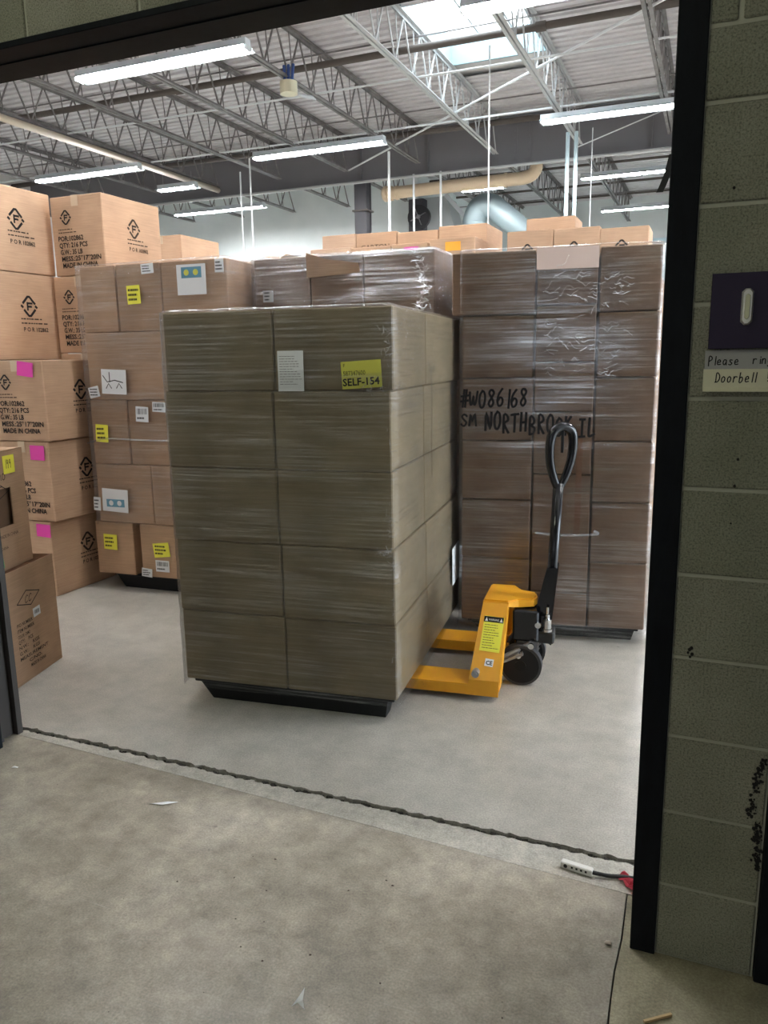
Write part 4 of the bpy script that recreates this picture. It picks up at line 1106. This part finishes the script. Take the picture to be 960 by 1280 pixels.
# labels on the near slanted plate
nrm = Vector((0, -.30, .205)).normalized(); vup = Vector((.015, .205, .30)).normalized(); vrt = vup.cross(nrm).normalized()
org = Vector((-.128, .0, .10)) + nrm*.002
Ms = Matrix(((vrt.x, vup.x, nrm.x, org.x), (vrt.y, vup.y, nrm.y, org.y), (vrt.z, vup.z, nrm.z, org.z), (0, 0, 0, 1)))
if vrt.x < 0: print('FLIP', vrt)
lb = label_sheet(sp, Ms, .030, .135, .122, .300, 'paper_lemon', -.02); lb['label'] = 'yellow warning label with a black header'
Ms2 = Ms @ Matrix.Translation((0, 0, .0014))
bm = bmesh.new(); rectf(bm, .031, .272, .121, .299, Ms2); build('header', bm, 'ink', lb)
bm = bmesh.new()
for xx in (.036, .104):
    bm.faces.new([bm.verts.new(Ms2 @ Vector((xx+a, .276+b, .0006))) for a, b in ((0, 0), (.014, 0), (.007, .018))])
put_text(bm, 'WARNING', .053, .279, .014, Ms2, width=.047, z=.0006); build('header_print', bm, 'paper', lb)
print_lines(lb, Ms2, .038, .145, .114, .265, 10, 'ink_soft', 9, .22)
lb = label_sheet(sp, Ms, .062, .068, .100, .102, 'paper', -.06); bm = bmesh.new(); put_text(bm, 'CE', .066, .075, .026, Ms2, width=.03, bold=.0008); build('print', bm, 'ink', lb)
bm = bmesh.new(); cyl(bm, (-.098, .018, .128), 'y', .017, .05, 14); cyl(bm, (-.098, -.008, .128), 'y', .010, .02, 8); build('pivot_bolt', bm, 'steel', sp)
# pump, steering fork and wheels
bm = bmesh.new(); cub(bm, .035, .155, C2-.10, C2+.06, .21, .36, .008); cyl(bm, (.10, C2, .345), 'z', .035, .05, 16); cyl(bm, (.10, C2-.02, .235), 'z', .062, .12, 18); cyl(bm, (.165, C2-.045, .265), 'z', .028, .13, 14)
build('pump', bm, 'black_paint', jk)
bm = bmesh.new(); hexa(bm, [(.05, C2-.075, .155), (.15, C2-.075, .155), (.15, C2+.075, .155), (.05, C2+.075, .155), (.055, C2-.085, .205), (.155, C2-.085, .205), (.155, C2+.085, .205), (.055, C2+.085, .205)])
for s in (-1, 1): hexa(bm, [(.03, C2+s*.066-.006, .07), (.12, C2+s*.066-.006, .07), (.12, C2+s*.066+.006, .07), (.03, C2+s*.066+.006, .07), (.05, C2+s*.066-.006, .17), (.16, C2+s*.066-.006, .17), (.16, C2+s*.066+.006, .17), (.05, C2+s*.066+.006, .17)])
build('steering_yoke', bm, 'steel', jk)
for s in (-1, 1):
    yc = C2 + s*.100
    bm = bmesh.new(); cyl(bm, (.078, yc, .098), 'y', .098, .05, 36)
    bmesh.ops.bevel(bm, geom=[e_ for e_ in bm.edges if e_.is_manifold and abs(e_.calc_face_angle(0)) > 1], offset=.006, segments=2, affect='EDGES')
    wh = build('wheel', bm, 'wheel_tread', jk)
    bm = bmesh.new(); cyl(bm, (.078, yc, .098), 'y', .086, .054, 32); build('wheel_disc', bm, 'wheel_face', wh)
    bm = bmesh.new(); cyl(bm, (.078, yc, .098), 'y', .026, .062, 16); build('hub', bm, 'black_plastic', wh)
bm = bmesh.new(); tube(bm, [(-.10, C2-.16, .10), (-.02, C2-.15, .13), (.05, C2-.13, .165), (.12, C2-.09, .20)], .012, 8); bar(bm, (-.09, C2-.15, .08), (.09, C2-.14, .165), .03, .012); build('lift_linkage', bm, 'steel', jk)
bm = bmesh.new()
for p in ((.155, C2-.13, .305), (.125, C2-.13, .20), (.07, C2-.145, .155)): cyl(bm, p, 'y', .014, .014, 10)
build('bolt', bm, 'chrome', jk)
bm = bmesh.new(); cyl(bm, (.192, C2-.07, .295), 'z', .020, .045, 14); cyl(bm, (.192, C2-.07, .265), 'z', .024, .012, 14); cyl(bm, (.192, C2-.07, .325), 'z', .011, .03, 10); cyl(bm, (.192, C2-.07, .35), 'z', .006, .05, 8); build('release_valve', bm, 'chrome', jk)
bm = bmesh.new(); cub(bm, .15, .225, C2-.085, C2+.02, .20, .255, .006); bar(bm, (.17, C2-.03, .22), (.215, C2-.03, .19), .04, .02); build('foot_pedal', bm, 'rubber', jk)
# tiller: bracket cheeks, shaft, loop
bm = bmesh.new()
for s in (-1, 1):
    y = C2+s*.045
    hexa(bm, [(.118, y-.006, .27), (.205, y-.006, .26), (.205, y+.006, .26), (.118, y+.006, .27), (.182, y-.006, .555), (.232, y-.006, .56), (.232, y+.006, .56), (.182, y+.006, .555)])
cub(bm, .150, .190, C2-.045, C2+.045, .30, .36)
build('tiller_bracket', bm, 'black_paint', jk)
bm = bmesh.new(); tube(bm, [(.185, C2, .33), (.205, C2, .55), (.222, C2, .95)], .024, 14); build('tiller', bm, 'black_paint', jk, smooth=True)
ph = math.radians(35); cdir = Vector((math.cos(ph), math.sin(ph), 0))
ctr = Vector((.222, C2, 0))
loop = [(0.0, .915), (-.030, .975), (-.054, 1.05), (-.060, 1.13), (-.046, 1.185), (0, 1.208), (.046, 1.185), (.060, 1.13), (.054, 1.05), (.030, .975), (0.0, .915)]
pts = [ctr + cdir*a + Vector((.04*(z-.915), 0, z)) for a, z in loop]
bm = bmesh.new(); cv = smooth_curve(pts, 5); tube(bm, cv, .016, 10, True, [.017 + .006*math.sin(PI*i/(len(cv)-1)) for i in range(len(cv))]); lo_ = build('loop_handle', bm, 'black_paint', jk, smooth=True)
bm = bmesh.new(); bar(bm, ctr+Vector((.012, 0, 1.19)), ctr+Vector((.012, 0, 1.09)), .028, .012); build('control_lever', bm, 'black_plastic', lo_)

# ------------------------------------------------------------------ doorbell board and note on the pier
e = empty('doorbell_board', (-.011, -.006, 1.53)); tag(e, 'dark purple board with a white doorbell on the block wall', 'doorbell')
bm = bmesh.new(); cub(bm, 0, .145, -.012, 0, 0, .157, .001); build('board', bm, 'purple_board', e)
def octo(bm, x0, x1, z0, z1, y0, y1, c, i_=.003):
    pr_ = [(x0+c, z0), (x1-c, z0), (x1, z0+c), (x1, z1-c), (x1-c, z1), (x0+c, z1), (x0, z1-c), (x0, z0+c)]
    A = [bm.verts.new((x, y1, z)) for x, z in pr_]; B = [bm.verts.new(((x0+x1)/2+(x-(x0+x1)/2)*(1-2*i_/(x1-x0)), y0, (z0+z1)/2+(z-(z0+z1)/2)*(1-2*i_/(z1-z0)))) for x, z in pr_]
    bm.faces.new(B)
    for i in range(8): j = (i+1) % 8; bm.faces.new((A[i], A[j], B[j], B[i]))
bm = bmesh.new(); octo(bm, .060, .083, .049, .124, -.030, -.012, .007); b1 = build('bell_case', bm, 'bell_white', e)
bm = bmesh.new(); octo(bm, .0665, .0765, .060, .112, -.034, -.0295, .004, .001); build('bell_button', bm, 'bell_button', b1)
e = empty('paper_note', (-.0155, -.004, 1.439)); tag(e, 'handwritten note Please ring Doorbell taped below the purple board', 'note')
bm = bmesh.new(); cub(bm, 0, .16, -.003, 0, .050, .088); cub(bm, 0, .16, -.005, -.003, .046, .052); build('upper_strip', bm, 'paper_grey', e)
bm = bmesh.new(); cub(bm, -.0015, .16, -.006, -.002, .008, .048); hexa(bm, [(-.0015, -.016, 0), (.16, -.016, 0), (.16, -.008, 0), (-.0015, -.008, 0), (-.0015, -.006, .009), (.16, -.006, .009), (.16, -.002, .009), (-.0015, -.002, .009)]); build('lower_strip', bm, 'paper_cream', e)
bm = bmesh.new(); hand(bm, 'Please', .006, .057, .018, .0115, .0023, front_m(0, -.0036, 0), .05); hand(bm, 'ring', .094, .059, .017, .0115, .0023, front_m(0, -.0036, 0), .05)
hand(bm, 'Doorbell', .022, .020, .020, .0118, .0023, front_m(0, -.0066, 0), .1); hand(bm, '!', .122, .022, .019, .012, .0023, front_m(0, -.0066, 0))
build('handwriting', bm, 'ink', e)

# ------------------------------------------------------------------ small things on the floor
e = empty('sensor_block', (-.285, .262, 0), -.14); tag(e, 'small cream plastic block with black cable lying at the door threshold', 'sensor')
bm = bmesh.new(); cub(bm, -.048, .048, -.011, .011, 0, .022, .003); build('case', bm, 'bell_white', e)
bm = bmesh.new()
cyl(bm, (-.032, -.0115, .012), 'y', .006, .002, 10)
for k in range(4): cub(bm, -.015+k*.014, -.009+k*.014, -.0120, -.0105, .010, .016)
build('contact', bm, 'ink', e)
bm = bmesh.new(); tube(bm, smooth_curve([(.046, 0, .011), (.09, .012, .008), (.13, .03, .007), (.20, .05, .007)], 5), .006, 8); build('cable', bm, 'rubber', e)
bm = bmesh.new(); V = {}
for i in range(7):
    for j in range(4):
        V[i, j] = bm.verts.new((-.170+.010*i+.006*j, .272-.013*i*.9+.012*j-.006*(i % 2), .004+abs(noise.noise(Vector((i*.9, j*.9, 4))))*.028))
for i in range(6):
    for j in range(3): bm.faces.new((V[i, j], V[i+1, j], V[i+1, j+1], V[i, j+1]))
bmesh.ops.solidify(bm, geom=bm.faces[:], thickness=.0015)
tag(build('red_rag', bm, 'red_cloth'), 'scrap of red cloth at the foot of the right jamb', 'rag')
def scrap(x, y, pts, m, label, h=.02, name='paper_scrap'):
    bm = bmesh.new(); vs = [bm.verts.new((x+a, y+b, .002+c*h)) for a, b, c in pts]; bm.faces.new(vs)
    bmesh.ops.triangulate(bm, faces=bm.faces[:]); bmesh.ops.solidify(bm, geom=bm.faces[:], thickness=.001)
    tag(build(name, bm, m), label, 'scrap')
scrap(-.821, -.485, [(-.018, -.010, 0), (-.004, -.006, .6), (.018, -.013, .3), (.008, -.002, .9), (.001, .022, 1.5), (-.006, .002, .9)], 'paper', 'white torn paper scrap on the floor near the bottom edge')
scrap(-1.68, .10, [(-.05, -.012, 0), (.0, -.008, .5), (.04, .03, .2), (.01, .012, .8)], 'paper', 'thin white paper scrap on the entry floor left of centre', .01)
scrap(-2.38, .10, [(-.014, -.004, 0), (.014, .0, .4), (.010, .008, .2), (-.01, .006, .5)], 'paper', 'tiny white paper scrap near the left jamb', .006)
bm = bmesh.new(); bar(bm, (-.055, -.235, .004), (.003, -.190, .004), .006); tag(build('wood_splinter', bm, 'wood'), 'light wooden splinter on the floor below the pier', 'splinter')
bm = bmesh.new(); bmesh.ops.create_icosphere(bm, subdivisions=2, radius=.008, matrix=Matrix.Translation((-.163, -.012, .006)) @ Matrix.Diagonal((1.3, .7, .6, 1)))
for v in bm.verts: v.co += Vector((noise.noise(v.co*90), noise.noise(v.co*90+Vector((5, 0, 0))), 0))*.004
tag(build('pebble', bm, 'pipe_tan'), 'small brown stone chip beside the floor joint', 'stone')

bm = bmesh.new(); rnd = random.Random(11)
for k in range(70):
    x = rnd.uniform(-2.4, -.15); y = rnd.uniform(-.75, .2); r_ = rnd.choice([.0012, .0015, .002, .0035]); n_ = 6
    bm.faces.new([bm.verts.new((x+math.cos(q*PI/3)*r_*rnd.uniform(.5, 1.6), y+math.sin(q*PI/3)*r_*rnd.uniform(.5, 1.2), .0006)) for q in range(n_)])
o = build('floor_grit', bm, 'ink_soft'); o['kind'] = 'stuff'; tag(o, 'tiny dark grit specks scattered over the entry floor', 'grit')
